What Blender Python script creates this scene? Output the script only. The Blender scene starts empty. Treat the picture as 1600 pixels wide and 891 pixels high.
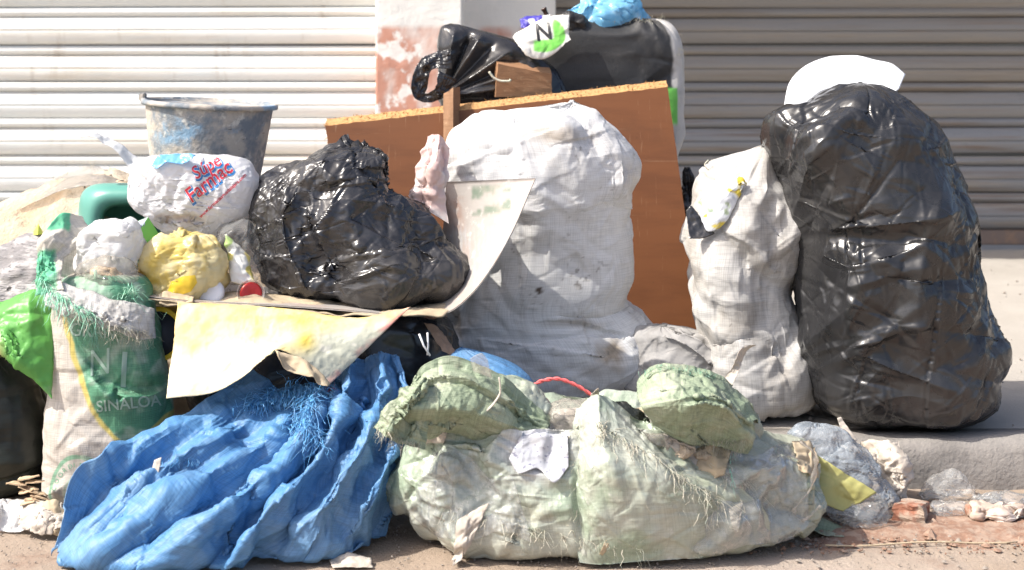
import bpy, bmesh, math, random
import numpy as np
from mathutils import Vector, Matrix, noise as mnoise
from mathutils.bvhtree import BVHTree

scene = bpy.context.scene
C = scene.collection
# ------------------------------------------------------------------ camera
FPX, HOR, CAMH = 2400.0, 50.0, 1.08        # focal length in photo pixels, horizon row, eye height above the pavement
cam_d = bpy.data.cameras.new('camera'); cam = bpy.data.objects.new('camera', cam_d); C.objects.link(cam)
cam.location = (0, 0, CAMH); cam.rotation_euler = (math.radians(90), 0, 0)
cam_d.sensor_width = 36; cam_d.lens = 36 * FPX / 1600
cam_d.shift_y = -(445.5 - HOR) / 1600
cam_d.clip_start = .05; cam_d.clip_end = 400
cam_d.dof.use_dof = True; cam_d.dof.focus_distance = 4.0; cam_d.dof.aperture_fstop = 4.0
scene.camera = cam
# ------------------------------------------------------------------ light
SUN_EL, SUN_AZ = 49.0, 20.0               # azimuth: degrees in front of due left
world = bpy.data.worlds.new('World'); scene.world = world; world.use_nodes = True
wn = world.node_tree.nodes; wl = world.node_tree.links
bg = wn['Background']; sky = wn.new('ShaderNodeTexSky'); sky.sky_type = 'NISHITA'; sky.sun_disc = False
sky.sun_elevation = math.radians(SUN_EL); sky.sun_rotation = math.radians(270 - SUN_AZ)
sky.air_density = .8; sky.dust_density = 4.0; sky.ozone_density = 1.0
wl.new(sky.outputs[0], bg.inputs[0]); bg.inputs[1].default_value = .15
sd = bpy.data.lights.new('sun', 'SUN'); sun = bpy.data.objects.new('sun', sd); C.objects.link(sun)
sd.energy = 3.8; sd.angle = math.radians(.53); sd.color = (1, .95, .87)
_s = Vector((-math.cos(math.radians(SUN_EL)) * math.cos(math.radians(SUN_AZ)),
             -math.cos(math.radians(SUN_EL)) * math.sin(math.radians(SUN_AZ)), math.sin(math.radians(SUN_EL))))
sun.rotation_euler = _s.to_track_quat('Z', 'Y').to_euler(); sun.location = _s * 12
scene.view_settings.view_transform = 'Standard'; scene.view_settings.look = 'None'
scene.view_settings.gamma = 1; scene.view_settings.use_curve_mapping = False
scene.view_settings.exposure = .8
scene.render.engine = 'CYCLES'
scene.cycles.max_bounces = 10; scene.cycles.transparent_max_bounces = 16

# ------------------------------------------------------------------ helpers
ZR = -.126                                   # road level; the pavement is z = 0
KERB = 4.04                                  # distance of the kerb face
rnd = random.Random(7)
def px(x, y, d):                             # photo pixel at distance d -> point
    x = np.asarray(x, float); y = np.asarray(y, float); d = np.asarray(d, float) + 0 * x
    return np.stack([(x - 800) / FPX * d, d, CAMH - (y - HOR) / FPX * d], -1)
def topx(P): return 800 + FPX * P[..., 0] / P[..., 1], HOR + FPX * (CAMH - P[..., 2]) / P[..., 1]
def yz(z, d): return HOR + (CAMH - z) * FPX / d
def pchip(x, y, q):
    x = np.asarray(x, float); y = np.asarray(y, float); q = np.clip(q, x[0], x[-1])
    if len(x) == 2: return np.interp(q, x, y)
    h = np.diff(x); s = np.diff(y) / h; m = np.zeros_like(y)
    for i in range(1, len(x) - 1):
        m[i] = 0 if s[i-1] * s[i] <= 0 else 3*(h[i-1]+h[i]) / ((2*h[i]+h[i-1])/s[i-1] + (h[i]+2*h[i-1])/s[i])
    m[0], m[-1] = s[0], s[-1]
    i = np.clip(np.searchsorted(x, q, 'right') - 1, 0, len(x) - 2); t = (q - x[i]) / h[i]
    return y[i]*(1+2*t)*(1-t)**2 + m[i]*h[i]*t*(1-t)**2 + y[i+1]*t*t*(3-2*t) + m[i+1]*h[i]*t*t*(t-1)
def spline(pts, n):                          # smooth polyline through points, n samples by arc length
    p = np.asarray(pts, float); l = np.r_[0, np.cumsum(np.linalg.norm(np.diff(p, axis=0), axis=1))]
    q = np.linspace(0, l[-1], n)
    return np.stack([pchip(l, p[:, k], q) for k in range(p.shape[1])], -1)
def sstep(a, b, x):
    t = np.clip((x - a) / (b - a), 0, 1); return t*t*(3-2*t)
def vnoise(P, scale, seed=0, oct=3):         # cheap vectorised value noise, about -1..1
    P = np.asarray(P, float) * scale + seed * 17.31
    out = np.zeros(P.shape[:-1]); a = 1.; tot = 0
    for o in range(oct):
        i = np.floor(P).astype(np.int64); f = P - i; f = f*f*(3-2*f); r = 0
        for c in range(2 ** P.shape[-1]):
            w = 1.; h = np.full(P.shape[:-1], 374761393 * (o + 1) + seed * 668265263, np.int64)
            for k in range(P.shape[-1]):
                b = (c >> k) & 1
                w = w * (f[..., k] if b else 1 - f[..., k])
                h = (h ^ ((i[..., k] + b) * (1274126177, 2147483647 - 58, 1911520717)[k])) * 1103515245 & 0x7fffffff
                h = h ^ (h >> 13)
            r = r + w * ((h & 0xffff) / 32768. - 1)
        out += a * r; tot += a; a *= .5; P = P * 2.03 + 5.7
    return out / tot

def link(o, parent=None):
    C.objects.link(o)
    if parent is not None: o.parent = parent
    return o
def tag(o, label=None, cat=None, group=None, kind=None):
    if label: o['label'] = label
    if cat: o['category'] = cat
    if group: o['group'] = group
    if kind: o['kind'] = kind
    return o
def mesh_obj(name, V, Fc, mat, parent=None, smooth=True, origin=None, uv=None, col=None, mats=None, midx=None):
    V = np.asarray(V, float)
    if origin is None:
        origin = np.array([V[:, 0].mean(), V[:, 1].mean(), V[:, 2].min()])
    me = bpy.data.meshes.new(name); me.from_pydata((V - origin).tolist(), [], Fc); 
    me.materials.append(mat)
    for m in (mats or []): me.materials.append(m)
    if midx is not None: me.polygons.foreach_set('material_index', np.asarray(midx, np.int32))
    if smooth: me.polygons.foreach_set('use_smooth', np.ones(len(me.polygons), bool))
    if uv is not None:
        l = me.uv_layers.new(name='UVMap'); vi = np.zeros(len(me.loops), np.int32); me.loops.foreach_get('vertex_index', vi)
        l.data.foreach_set('uv', np.asarray(uv)[vi].ravel())
    if col is not None:
        a = me.color_attributes.new('Col', 'FLOAT_COLOR', 'POINT')
        c = np.ones((len(V), 4)); c[:, :col.shape[1]] = col; a.data.foreach_set('color', c.ravel())
    me.update()
    o = bpy.data.objects.new(name, me); link(o, parent)
    if parent is None: o.location = origin
    else: o.matrix_basis = Matrix.Translation(Vector(origin) - Vector(parent_world(parent)))
    return o
def parent_world(p):
    v = Vector((0, 0, 0))
    while p is not None: v = v + p.location; p = p.parent
    return v
def empty(name, loc): 
    o = bpy.data.objects.new(name, None); o.empty_display_size = .05; o.location = loc; return link(o)

# ------------------------------------------------------------------ cloth: a sheet with more material than its shape needs buckles into folds
def resamp(A, nv, nu, wrap):
    v0, u0 = A.shape[:2]; qv = np.linspace(0, v0 - 1, nv); i = np.minimum(qv.astype(int), v0 - 2); t = (qv - i)[:, None, None]
    B = A[i] * (1 - t) + A[i + 1] * t
    if wrap: qu = np.arange(nu) * (u0 / nu); j = qu.astype(int); s = (qu - j)[None, :, None]; return B[:, j] * (1 - s) + B[:, (j + 1) % u0] * s
    qu = np.linspace(0, u0 - 1, nu); j = np.minimum(qu.astype(int), u0 - 2); s = (qu - j)[None, :, None]
    return B[:, j] * (1 - s) + B[:, j + 1] * s
def pairs(nv, nu, di, dj, wrap):
    if wrap: return None
    a = (slice(0, nv - di), slice(max(0, -dj), nu - max(0, dj))); b = (slice(di, nv), slice(max(0, dj), nu + min(0, dj)))
    return a, b
OFF = [(0, 1), (1, 0), (1, 1), (1, -1)]
def wrinkle(T, wrap, ex=(.06, .06), levels=(4, 2, 1), iters=(60, 50, 40), pull=(.02, .02, .03), bend=(.05, .03, .02),
            noise=.006, seed=1, zmin=None, pin=None, keep=.5, nscale=14, vary=.75, vscale=5.):
    nv0, nu0 = T.shape[:2]; X = None
    for L, it, pl, kb in zip(levels, iters, pull, bend):
        nv, nu = max(6, int(nv0 / L)), max(8, int(nu0 / L))
        if L == 1: nv, nu = nv0, nu0
        t = resamp(T, nv, nu, wrap)
        if X is None: X = t + noise * np.stack([vnoise(t, nscale, seed + k) for k in range(3)], -1)
        else:
            X = resamp(X, nv, nu, wrap); t = t * (1 - keep) + X * keep
            X = X + noise * .35 * np.stack([vnoise(t, nscale * 3, seed + 9 + k, 2) for k in range(3)], -1)
        t0 = resamp(T, nv, nu, wrap)
        pm = None if pin is None else resamp(pin[..., None].astype(float), nv, nu, wrap)
        em = 1 + vary * np.clip(1.6 * vnoise(t0, vscale, seed + 40, 2), -1, 1)
        rest = []
        for di, dj in OFF:
            if wrap: dlt = np.roll(t0, -dj, 1)[di:] - t0[:nv - di]
            else: a, b = pairs(nv, nu, di, dj, False); dlt = t0[b] - t0[a]
            e = ex[0] if di == 0 else ex[1] if dj == 0 else .5 * (ex[0] + ex[1])
            ee = em[:nv - di] if wrap else em[pairs(nv, nu, di, dj, False)[0]]
            rest.append(np.linalg.norm(dlt, axis=-1) * (1 + e * ee) + 1e-9)
        for k in range(it):
            cor = np.zeros_like(X); cnt = np.zeros(X.shape[:2] + (1,))
            for (di, dj), R in zip(OFF, rest):
                if wrap:
                    Xj = np.roll(X, -dj, 1); dv = Xj[di:] - X[:nv - di]
                    ln = np.sqrt((dv * dv).sum(-1)) + 1e-9
                    c = dv * (.5 * (ln - R) / ln)[..., None]
                    cor[:nv - di] += c; cnt[:nv - di] += 1
                    cb = np.zeros_like(X); cb[di:] = c; cor -= np.roll(cb, dj, 1); cnt[di:] += 1
                else:
                    a, b = pairs(nv, nu, di, dj, False); dv = X[b] - X[a]
                    ln = np.sqrt((dv * dv).sum(-1)) + 1e-9
                    c = dv * (.5 * (ln - R) / ln)[..., None]
                    cor[a] += c; cor[b] -= c; cnt[a] += 1; cnt[b] += 1
            X = X + 1.7 * cor / cnt
            lap = np.zeros_like(X)
            lap[1:-1] += .5 * (X[2:] + X[:-2]) - X[1:-1]
            if wrap: lap += .5 * (np.roll(X, 1, 1) + np.roll(X, -1, 1)) - X
            else: lap[:, 1:-1] += .5 * (X[:, 2:] + X[:, :-2]) - X[:, 1:-1]
            X = X + kb * lap + pl * (t - X)
            if pm is not None: X = X * (1 - pm) + t * pm
            if zmin is not None: X[..., 2] = np.maximum(X[..., 2], zmin + 0 * X[..., 2])
    if X.shape[0] != nv0:
        X = resamp(X, nv0, nu0, wrap)
        for _ in range(3):
            Y = X.copy(); Y[1:-1] = .5 * X[1:-1] + .25 * (X[2:] + X[:-2])
            if wrap: Y = .5 * Y + .25 * (np.roll(Y, 1, 1) + np.roll(Y, -1, 1))
            else: Y[:, 1:-1] = .5 * Y[:, 1:-1] + .25 * (Y[:, 2:] + Y[:, :-2])
            X = Y
    return X
def grid_faces(nv, nu, wrap, skip=None):
    i = np.arange(nv - 1)[:, None]; j = np.arange(nu if wrap else nu - 1)[None, :]; j2 = (j + 1) % nu
    f = np.stack([i*nu + j + 0*i, i*nu + j2, (i+1)*nu + j2, (i+1)*nu + j + 0*i], -1)
    return f
def normals(X, wrap):
    du = (np.roll(X, -1, 1) - np.roll(X, 1, 1)) if wrap else np.gradient(X, axis=1)
    dv = np.gradient(X, axis=0); n = np.cross(du, dv); return n / (np.linalg.norm(n, axis=-1, keepdims=True) + 1e-9)
def polydist(qx, qy, pts):                   # distance in photo pixels to a polyline, signed side, parameter
    best = np.full(qx.shape, 1e9); sgn = np.zeros(qx.shape); par = np.zeros(qx.shape); n = len(pts) - 1
    for k in range(n):
        ax, ay = pts[k]; bx, by = pts[k+1]; ex_, ey = bx - ax, by - ay; l2 = ex_*ex_ + ey*ey + 1e-9
        t = np.clip(((qx-ax)*ex_ + (qy-ay)*ey) / l2, 0, 1); dx = qx - ax - t*ex_; dy = qy - ay - t*ey
        d = np.sqrt(dx*dx + dy*dy); m = d < best
        best = np.where(m, d, best); sgn = np.where(m, np.sign(ex_*dy - ey*dx), sgn); par = np.where(m, (k+t)/n, par)
    return best, sgn, par
def folds(T, ridges, wrap, facing=True):
    # ridges: (polyline in photo pixels, height in metres, width px above/right, width px on the other side)
    qx, qy = topx(T); n = normals(T, wrap)
    if facing:
        ctr = T.mean((0, 1)); flip = np.sign((n * (T - ctr)).sum(-1).mean()); n = n * flip
        fm = sstep(-.1, .35, -n[..., 1])
    else:
        flip = -np.sign(n[..., 1].mean()); n = n * flip; fm = 1.
    D = np.zeros(T.shape[:2])
    for r in ridges:
        pts, amp, w1 = r[0], r[1], r[2]; w2 = r[3] if len(r) > 3 else w1
        p = spline(pts, max(6, 4 * len(pts))) if len(pts) > 2 else np.asarray(pts, float)
        d, s, t = polydist(qx, qy, p)
        w = np.where(s < 0, w1, w2); q = d / w
        endf = np.clip(np.minimum(t, 1 - t) * 7 + .15, 0, 1)
        D += amp * endf * np.exp(-1.1 * q ** 1.12)
    dirn = .55 * n + np.array([0, -.45, 0.08]); 
    return T + dirn * (D * fm)[..., None]
def creases(T, wrap, n, amp, length, width, seed, along=None, aniso=0.):
    # random straight creases: tent-shaped ridges and valleys of limited length scattered over the surface
    r = np.random.default_rng(seed); nv, nu = T.shape[:2]; nr = normals(T, wrap); ctr = T.mean((0, 1)); nr = nr * np.sign((nr * (T - ctr)).sum(-1).mean() or 1)
    if not wrap: nr = nr * -np.sign(nr[..., 1].mean())
    D = np.zeros((nv, nu)); P = T + min(.012, width * .3) * np.stack([vnoise(T, min(60, .25 / width), seed + k, 2) for k in range(3)], -1)
    du = np.linalg.norm((np.roll(T, -1, 1) - T) if wrap else np.gradient(T, axis=1), axis=-1); dv = np.linalg.norm(np.gradient(T, axis=0), axis=-1)
    mdu, mdv = max(1e-4, np.median(du)), max(1e-4, np.median(dv))
    for k in range(n):
        i, j = int(r.integers(2, nv - 2)), int(r.integers(0, nu)); c = P[i, j]; nn = nr[i, j]; t = r.normal(size=3)
        if along is not None: t = t * (1 - aniso) + np.asarray(along) * aniso * 2 * r.choice([-1, 1])
        t = t - nn * t.dot(nn); t /= np.linalg.norm(t) + 1e-9; s = np.cross(nn, t); L = length * r.uniform(.4, 1.5); w = width * r.uniform(.5, 1.6)
        hi = int(1.6 * L / mdv) + 3; hj = int(1.6 * L / max(mdu * .5, min(mdu, du[i, j]))) + 3
        I = np.arange(max(0, i - hi), min(nv, i + hi + 1)); J = np.arange(nu) if 2 * hj + 1 >= nu else (np.arange(j - hj, j + hj + 1) % nu if wrap else np.arange(max(0, j - hj), min(nu, j + hj + 1)))
        ix = np.ix_(I, J); q = P[ix] - c; l = q @ t; x = (q @ s) + .15 * l * l / L * r.normal(); h = q @ nn
        win = np.clip(1 - np.abs(l) / L, 0, 1) * (np.abs(h) < .12)
        side = np.where(x > 0, r.uniform(.5, 2.2), r.uniform(.5, 2.2))
        D[ix] += amp * r.uniform(.4, 1.4) * r.choice([1, -1]) * win * np.clip(1 - np.abs(x) / (w * side), 0, 1)
    if wrap: D *= np.clip(du / mdu * 1.2 - .15, 0, 1)
    return T + nr * D[..., None]
def bag_shape(rows, d, dep, nu=160, nv=130, sq=2.4, kdep=.7, caps=(4, 4), cap_lift=0., dd=None):
    rows = sorted(rows); ys = [r[0] for r in rows]; q = np.linspace(ys[0], ys[-1], nv - caps[0] - caps[1])
    xl = pchip(ys, [r[1] for r in rows], q); xr = pchip(ys, [r[2] for r in rows], q)
    dc = d + (pchip(ys, [r[3] if len(r) > 3 else 0 for r in rows], q))
    a = (xr - xl) / 2; cx = (xr + xl) / 2
    b = dep * np.clip(a / a.max(), .02, 1) ** kdep
    def ring(c, y, ah, bh, dc):
        th = np.linspace(0, 2*np.pi, nu, endpoint=False); cs, sn = np.cos(th), np.sin(th)
        ex_ = np.sign(cs) * np.abs(cs) ** (2/sq); ey = np.sign(sn) * np.abs(sn) ** (2/sq)
        W = px(np.full(nu, c), np.full(nu, y), dc); W[:, 0] += ex_ * ah / FPX * dc; W[:, 1] += ey * bh
        return W
    R = []
    for k in range(caps[0]):
        s = (k + .25) / caps[0]; R.append(ring(cx[0], q[0] - cap_lift * (1 - s*s), a[0]*s, b[0]*s, dc[0]))
    for k in range(len(q)): R.append(ring(cx[k], q[k], a[k], b[k], dc[k]))
    for k in range(caps[1]):
        s = 1 - (k + .75) / caps[1]; R.append(ring(cx[-1], q[-1], a[-1]*s, b[-1]*s, dc[-1]))
    return np.array(R)
def uv_of(T, wrap):
    dv = np.linalg.norm(np.diff(T, axis=0), axis=-1).mean(1); v = np.r_[0, np.cumsum(dv)]
    du = np.linalg.norm(np.diff(T, axis=1), axis=-1).max(0); u = np.r_[0, np.cumsum(du)]
    U, V = np.meshgrid(u, -v); return np.stack([U, V], -1).reshape(-1, 2)
def bag(name, rows, d, dep, mat, ridges=(), parent=None, zmin=0., nu=160, nv=130, sq=2.4, kdep=.7, caps=(4, 4), cap_lift=0,
        ex=(.07, .07), paint=None, seed=1, fine=(), crease=(), rk=1., auto=0., **kw):
    T = bag_shape(rows, d, dep, nu, nv, sq, kdep, caps, cap_lift)
    T0 = T
    if auto:                                   # small soft things: an uneven outline and creases to their own scale
        e = T.reshape(-1, 3).max(0) - T.reshape(-1, 3).min(0); S = .5 * (e[0] + e[2])
        T = T + auto * .11 * S * np.stack([vnoise(T, 2.2 / S, seed + 70 + k, 2) for k in range(3)], -1)
        crease = [(16, .075 * S * auto, .55 * S, .17 * S), (60, .026 * S * auto, .35 * S, .055 * S)]; fine = [(180, .009 * S * auto, .18 * S, .02 * S)]
    if zmin is not None: T[..., 2] = np.maximum(T[..., 2], zmin + .002)
    X = wrinkle(T, True, ex=ex, seed=seed, zmin=zmin, **kw)
    if ridges: X = folds(X, [(r[0], r[1] * rk) + tuple(r[2:]) for r in ridges], True)
    for k, c in enumerate(list(crease) + list(fine)): X = creases(X, True, c[0], c[1], c[2], c[3], seed * 37 + k, *c[4:])
    if zmin is not None: X[..., 2] = np.maximum(X[..., 2], zmin)
    col = None
    if paint is not None: qx, qy = topx(T0); col = paint(qx, qy, T0).reshape(-1, 3)
    f = grid_faces(nv, nu, True).reshape(-1, 4)[:, ::-1]
    V = X.reshape(-1, 3); n0 = len(V); V = np.vstack([V, X[0].mean(0), X[-1].mean(0)])
    Fc = f.tolist() + [[j, (j+1) % nu, n0] for j in range(nu)] + [[(nv-1)*nu + (j+1) % nu, (nv-1)*nu + j, n0 + 1] for j in range(nu)]
    uv = np.vstack([uv_of(T, True), [[0, 0], [0, 0]]])
    if col is not None: col = np.vstack([col, col[0], col[-1]])
    o = mesh_obj(name, V, Fc, mat, parent, uv=uv, col=col)
    return o
def sheet(name, T, mat, thick=.0015, parent=None, ex=None, paint=None, ridges=(), fine=(), back=None, **kw):
    nv, nu = T.shape[:2]
    T0 = T
    X = wrinkle(T, False, ex=ex, **kw) if ex is not None else T
    for k, c in enumerate(fine): X = creases(X, False, c[0], c[1], c[2], c[3], kw.get('seed', 1) * 37 + k, *c[4:])
    if fine and kw.get('zmin') is not None: X[..., 2] = np.maximum(X[..., 2], kw['zmin'])
    n = normals(X, False); n = n * (-np.sign(n[..., 1].mean()) or 1)
    A = X.reshape(-1, 3); B = (X - n * thick).reshape(-1, 3); N = nv * nu
    f = grid_faces(nv, nu, False).reshape(-1, 4)
    test = np.cross(X[0, 1] - X[0, 0], X[1, 0] - X[0, 0])
    nn = np.cross(np.gradient(X, axis=1), np.gradient(X, axis=0))
    if (nn * n).sum() < 0: f = f[:, ::-1]
    Fc = f.tolist() + (f[:, ::-1] + N).tolist()
    bd = [(0, j) for j in range(nu)] + [(i, nu-1) for i in range(1, nv)] + [(nv-1, j) for j in range(nu-2, -1, -1)] + [(i, 0) for i in range(nv-2, 0, -1)]
    bi = [i*nu + j for i, j in bd]
    for k in range(len(bi)): a, b = bi[k], bi[(k+1) % len(bi)]; Fc.append([a, b, b + N, a + N])
    col = None
    if paint is not None: qx, qy = topx(T); c = paint(qx, qy, T).reshape(-1, 3); col = np.vstack([c, c if back is None else np.tile(back, (N, 1))])
    uv = uv_of(T, False); 
    return mesh_obj(name, np.vstack([A, B]), Fc, mat, parent, uv=np.vstack([uv, uv]), col=col)
def patch(outline_top, outline_bot, dt, db, nv, nu):
    # ruled sheet between two pixel polylines; each with its own distance (scalar or list)
    a = spline(outline_top, nu); b = spline(outline_bot, nu)
    da = np.interp(np.linspace(0, 1, nu), np.linspace(0, 1, np.size(dt)), np.atleast_1d(dt)); db = np.interp(np.linspace(0, 1, nu), np.linspace(0, 1, np.size(db)), np.atleast_1d(db))
    A = px(a[:, 0], a[:, 1], da); B = px(b[:, 0], b[:, 1], db); t = np.linspace(0, 1, nv)[:, None, None]
    return A[None] * (1 - t) + B[None] * t
def tubes(name, paths, radii, mat, parent=None, sides=4, flat=1., origin=None, caps=True):
    V, Fc = [], []
    for p, r in zip(paths, radii):
        p = np.asarray(p, float); n = len(p); t = np.gradient(p, axis=0); t /= np.linalg.norm(t, axis=1, keepdims=True) + 1e-9
        up = np.array([.13, .2, 1.]) if abs(t[:, 2]).mean() < .8 else np.array([1., .1, .15])
        s = np.cross(t, up); s /= np.linalg.norm(s, axis=1, keepdims=True) + 1e-9; w = np.cross(s, t); b0 = len(V)
        r = np.broadcast_to(np.asarray(r, float), (n,))
        for k in range(n):
            for m in range(sides):
                a = 2*math.pi*m/sides; V.append(p[k] + r[k] * (math.cos(a) * s[k] + flat * math.sin(a) * w[k]))
        for k in range(n - 1):
            for m in range(sides): m2 = (m+1) % sides; Fc.append([b0+k*sides+m, b0+k*sides+m2, b0+(k+1)*sides+m2, b0+(k+1)*sides+m])
        if caps: Fc.append([b0+m for m in range(sides)][::-1]); Fc.append([b0+(n-1)*sides+m for m in range(sides)])
    return mesh_obj(name, V, Fc, mat, parent, origin=origin)
def bvh(o):
    w = Vector(parent_world(o)); return BVHTree.FromPolygons([v.co + w for v in o.data.vertices], [tuple(p.vertices) for p in o.data.polygons])
def hit(bv, x, y, far=30.):                  # where the line of sight through a photo pixel meets a mesh
    dr = Vector(px(x, y, 1.)) - Vector((0, 0, CAMH)); dr.normalize()
    h = bv.ray_cast(Vector((0, 0, CAMH)), dr, far); return h[0], h[1]
def threads(name, bv, pts, mat, parent, n=40, length=(.02, .05), rad=.0007, direction=(0, -.3, -1), spread=.7, curl=.5, seed=3, droop=.3, lift=.001, seg=7, flat=.3):
    # loose threads rooted on a surface at photo pixels pts (polyline or cloud)
    r = random.Random(seed); P, R = [], []; pts = np.asarray(pts, float)
    for k in range(n):
        if len(pts) > 1: q = r.random() * (len(pts) - 1); i = min(int(q), len(pts) - 2); f = q - i; x, y = pts[i] * (1 - f) + pts[i+1] * f
        else: x, y = pts[0]
        base, nr = hit(bv, x + r.gauss(0, 2), y + r.gauss(0, 2))
        if base is None: continue
        L = r.uniform(*length); dv = Vector(direction).normalized() + Vector((r.gauss(0, spread), r.gauss(0, spread * .6), r.gauss(0, spread))); dv.normalize()
        if nr.y > 0: nr = -nr
        if dv.dot(nr) < 0: dv = (dv - nr * dv.dot(nr) * 1.2).normalized()
        side = dv.cross(Vector((r.gauss(0, 1), r.gauss(0, 1), r.gauss(0, 1)))).normalized(); ph = r.uniform(0, 6); cv = r.uniform(.3, 1) * curl; p = []
        for s in range(seg):
            t = s / (seg - 1); p.append(base - nr * .001 + (nr * lift) + dv * (L * t) + side * (math.sin(ph + t * r.uniform(2, 4)) * cv * L * t * .5) + Vector((0, 0, -droop * L * t * t)))
        P.append(np.array(p)); R.append(rad * r.uniform(.6, 1.3) * np.linspace(1, .6, seg))
    if not P: return None
    return tag(tubes(name, P, R, mat, parent, sides=3, flat=flat), kind='stuff')

PLASTIC = dict(ex=(.03, .03), pull=(.02, .03, .03), bend=(.02, .01, .005), noise=.01, iters=(60, 40, 25), levels=(8, 4, 2))
SACK = dict(ex=(.03, .025), pull=(.02, .03, .03), bend=(.04, .02, .01), noise=.01, iters=(60, 40, 25), levels=(8, 4, 2))
SMALL = dict(auto=1., ex=(.05, .05), pull=(.012, .02, .02), bend=(.02, .01, .006), noise=.005, iters=(60, 40, 25), nscale=40, vscale=14)
def cut(bm, mx):                             # split edges longer than mx so a flat print can follow a wrinkled surface
    for _ in range(6):
        es = [e for e in bm.edges if e.calc_length() > mx]
        if not es: break
        bmesh.ops.subdivide_edges(bm, edges=es, cuts=1, use_grid_fill=False); bmesh.ops.triangulate(bm, faces=bm.faces[:])
def lay(name, bm, bv, mat_, parent, off):    # bm holds photo-pixel coordinates; drop it on the mesh behind
    keep = {}; V = []
    for v in bm.verts:
        h, n = hit(bv, v.co.x, v.co.y)
        if h is None: continue
        dr = (Vector((0, 0, CAMH)) - h).normalized(); keep[v] = len(V); V.append(tuple(h + dr * off))
    Fc = []
    for f in bm.faces:
        if all(v in keep for v in f.verts):
            ids = [keep[v] for v in f.verts]; ds = [V[i][1] for i in ids]
            if max(ds) - min(ds) < .05: Fc.append(ids)
    bm.free()
    return mesh_obj(name, V, Fc, mat_, parent) if Fc else None
_tc = {}
def text_bm(txt, bold, shear):
    cu = bpy.data.curves.new('lettering', 'FONT'); cu.body = txt; cu.size = 1; cu.offset = bold; cu.shear = shear; cu.resolution_u = 3
    o = bpy.data.objects.new('lettering', cu); C.objects.link(o); dg = bpy.context.evaluated_depsgraph_get()
    me = bpy.data.meshes.new_from_object(o.evaluated_get(dg)); bpy.data.objects.remove(o); bpy.data.curves.remove(cu)
    bm = bmesh.new(); bm.from_mesh(me); bpy.data.meshes.remove(me); bmesh.ops.triangulate(bm, faces=bm.faces[:]); return bm
def lettering(txt, x, y, h, rot, bv, mat_, parent, off=.0015, bold=0., shear=0., sx=1., mx=3.5, name='lettering'):
    bm = text_bm(txt, bold, shear); s = h / .69; a = math.radians(rot)
    for v in bm.verts:
        lx, ly = v.co.x * s * sx, v.co.y * s; v.co = Vector((x + lx * math.cos(a) + ly * -math.sin(a), y - (lx * math.sin(a) + ly * math.cos(a)), 0))
    bmesh.ops.remove_doubles(bm, verts=bm.verts[:], dist=.02); cut(bm, mx); return lay(name, bm, bv, mat_, parent, off)
def printed(name, pts, bv, mat_, parent, off=.001, mx=5.):
    bm = bmesh.new(); bm.faces.new([bm.verts.new((p[0], p[1], 0)) for p in pts]); bmesh.ops.triangulate(bm, faces=bm.faces[:]); cut(bm, mx); return lay(name, bm, bv, mat_, parent, off)
def lathe(name, prof, mat_, n=48, parent=None, axis=None, loc=(0, 0, 0), wob=0., seed=0, smooth=True):
    # prof: (radius, height) pairs; axis: direction the height runs along
    q = Vector((0, 0, 1)).rotation_difference(Vector(axis or (0, 0, 1)).normalized()); V = []
    for k, (r, z) in enumerate(prof):
        for j in range(n):
            a = 2*math.pi*j/n; w = 1 + wob * float(mnoise.noise(Vector((math.cos(a)*1.5, math.sin(a)*1.5, z*6 + seed))))
            V.append(q @ Vector((r*w*math.cos(a), r*w*math.sin(a), z)) + Vector(loc))
    f = grid_faces(len(prof), n, True).reshape(-1, 4).tolist()
    if prof[0][0] > 1e-4: f.append(list(range(n))[::-1])
    if prof[-1][0] > 1e-4: f.append([(len(prof)-1)*n + j for j in range(n)])
    return mesh_obj(name, [tuple(v) for v in V], f, mat_, parent, smooth=smooth)
def scrap(name, top, bot, dt, db, mat_, parent=None, n=(26, 34), seed=1, bulge=0., paint=None, thick=.001, ridges=(), cr=0, crease=1., **kw):
    T = patch(top, bot, dt, db, *n)
    if bulge:
        v = np.linspace(0, 1, n[0])[:, None]; u = np.linspace(0, 1, n[1])[None]; T[..., 1] -= bulge * 4 * (v*(1-v))**.7 * (u*(1-u))**.5
    a = dict(SMALL); a.update(kw); a.pop('auto', 0); sz = np.linalg.norm(T[0, -1] - T[0, 0]) + np.linalg.norm(T[-1, 0] - T[0, 0])
    cr = cr or 8; f = min(1., sz / .25)
    return sheet(name, T, mat_, thick, parent, seed=seed, paint=paint, ridges=ridges, fine=[(cr // 2, .01 * f * crease, .12 * f, .04 * f), (cr * 3, .003 * f * crease, .06 * f, .012 * f)], **a)
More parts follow.
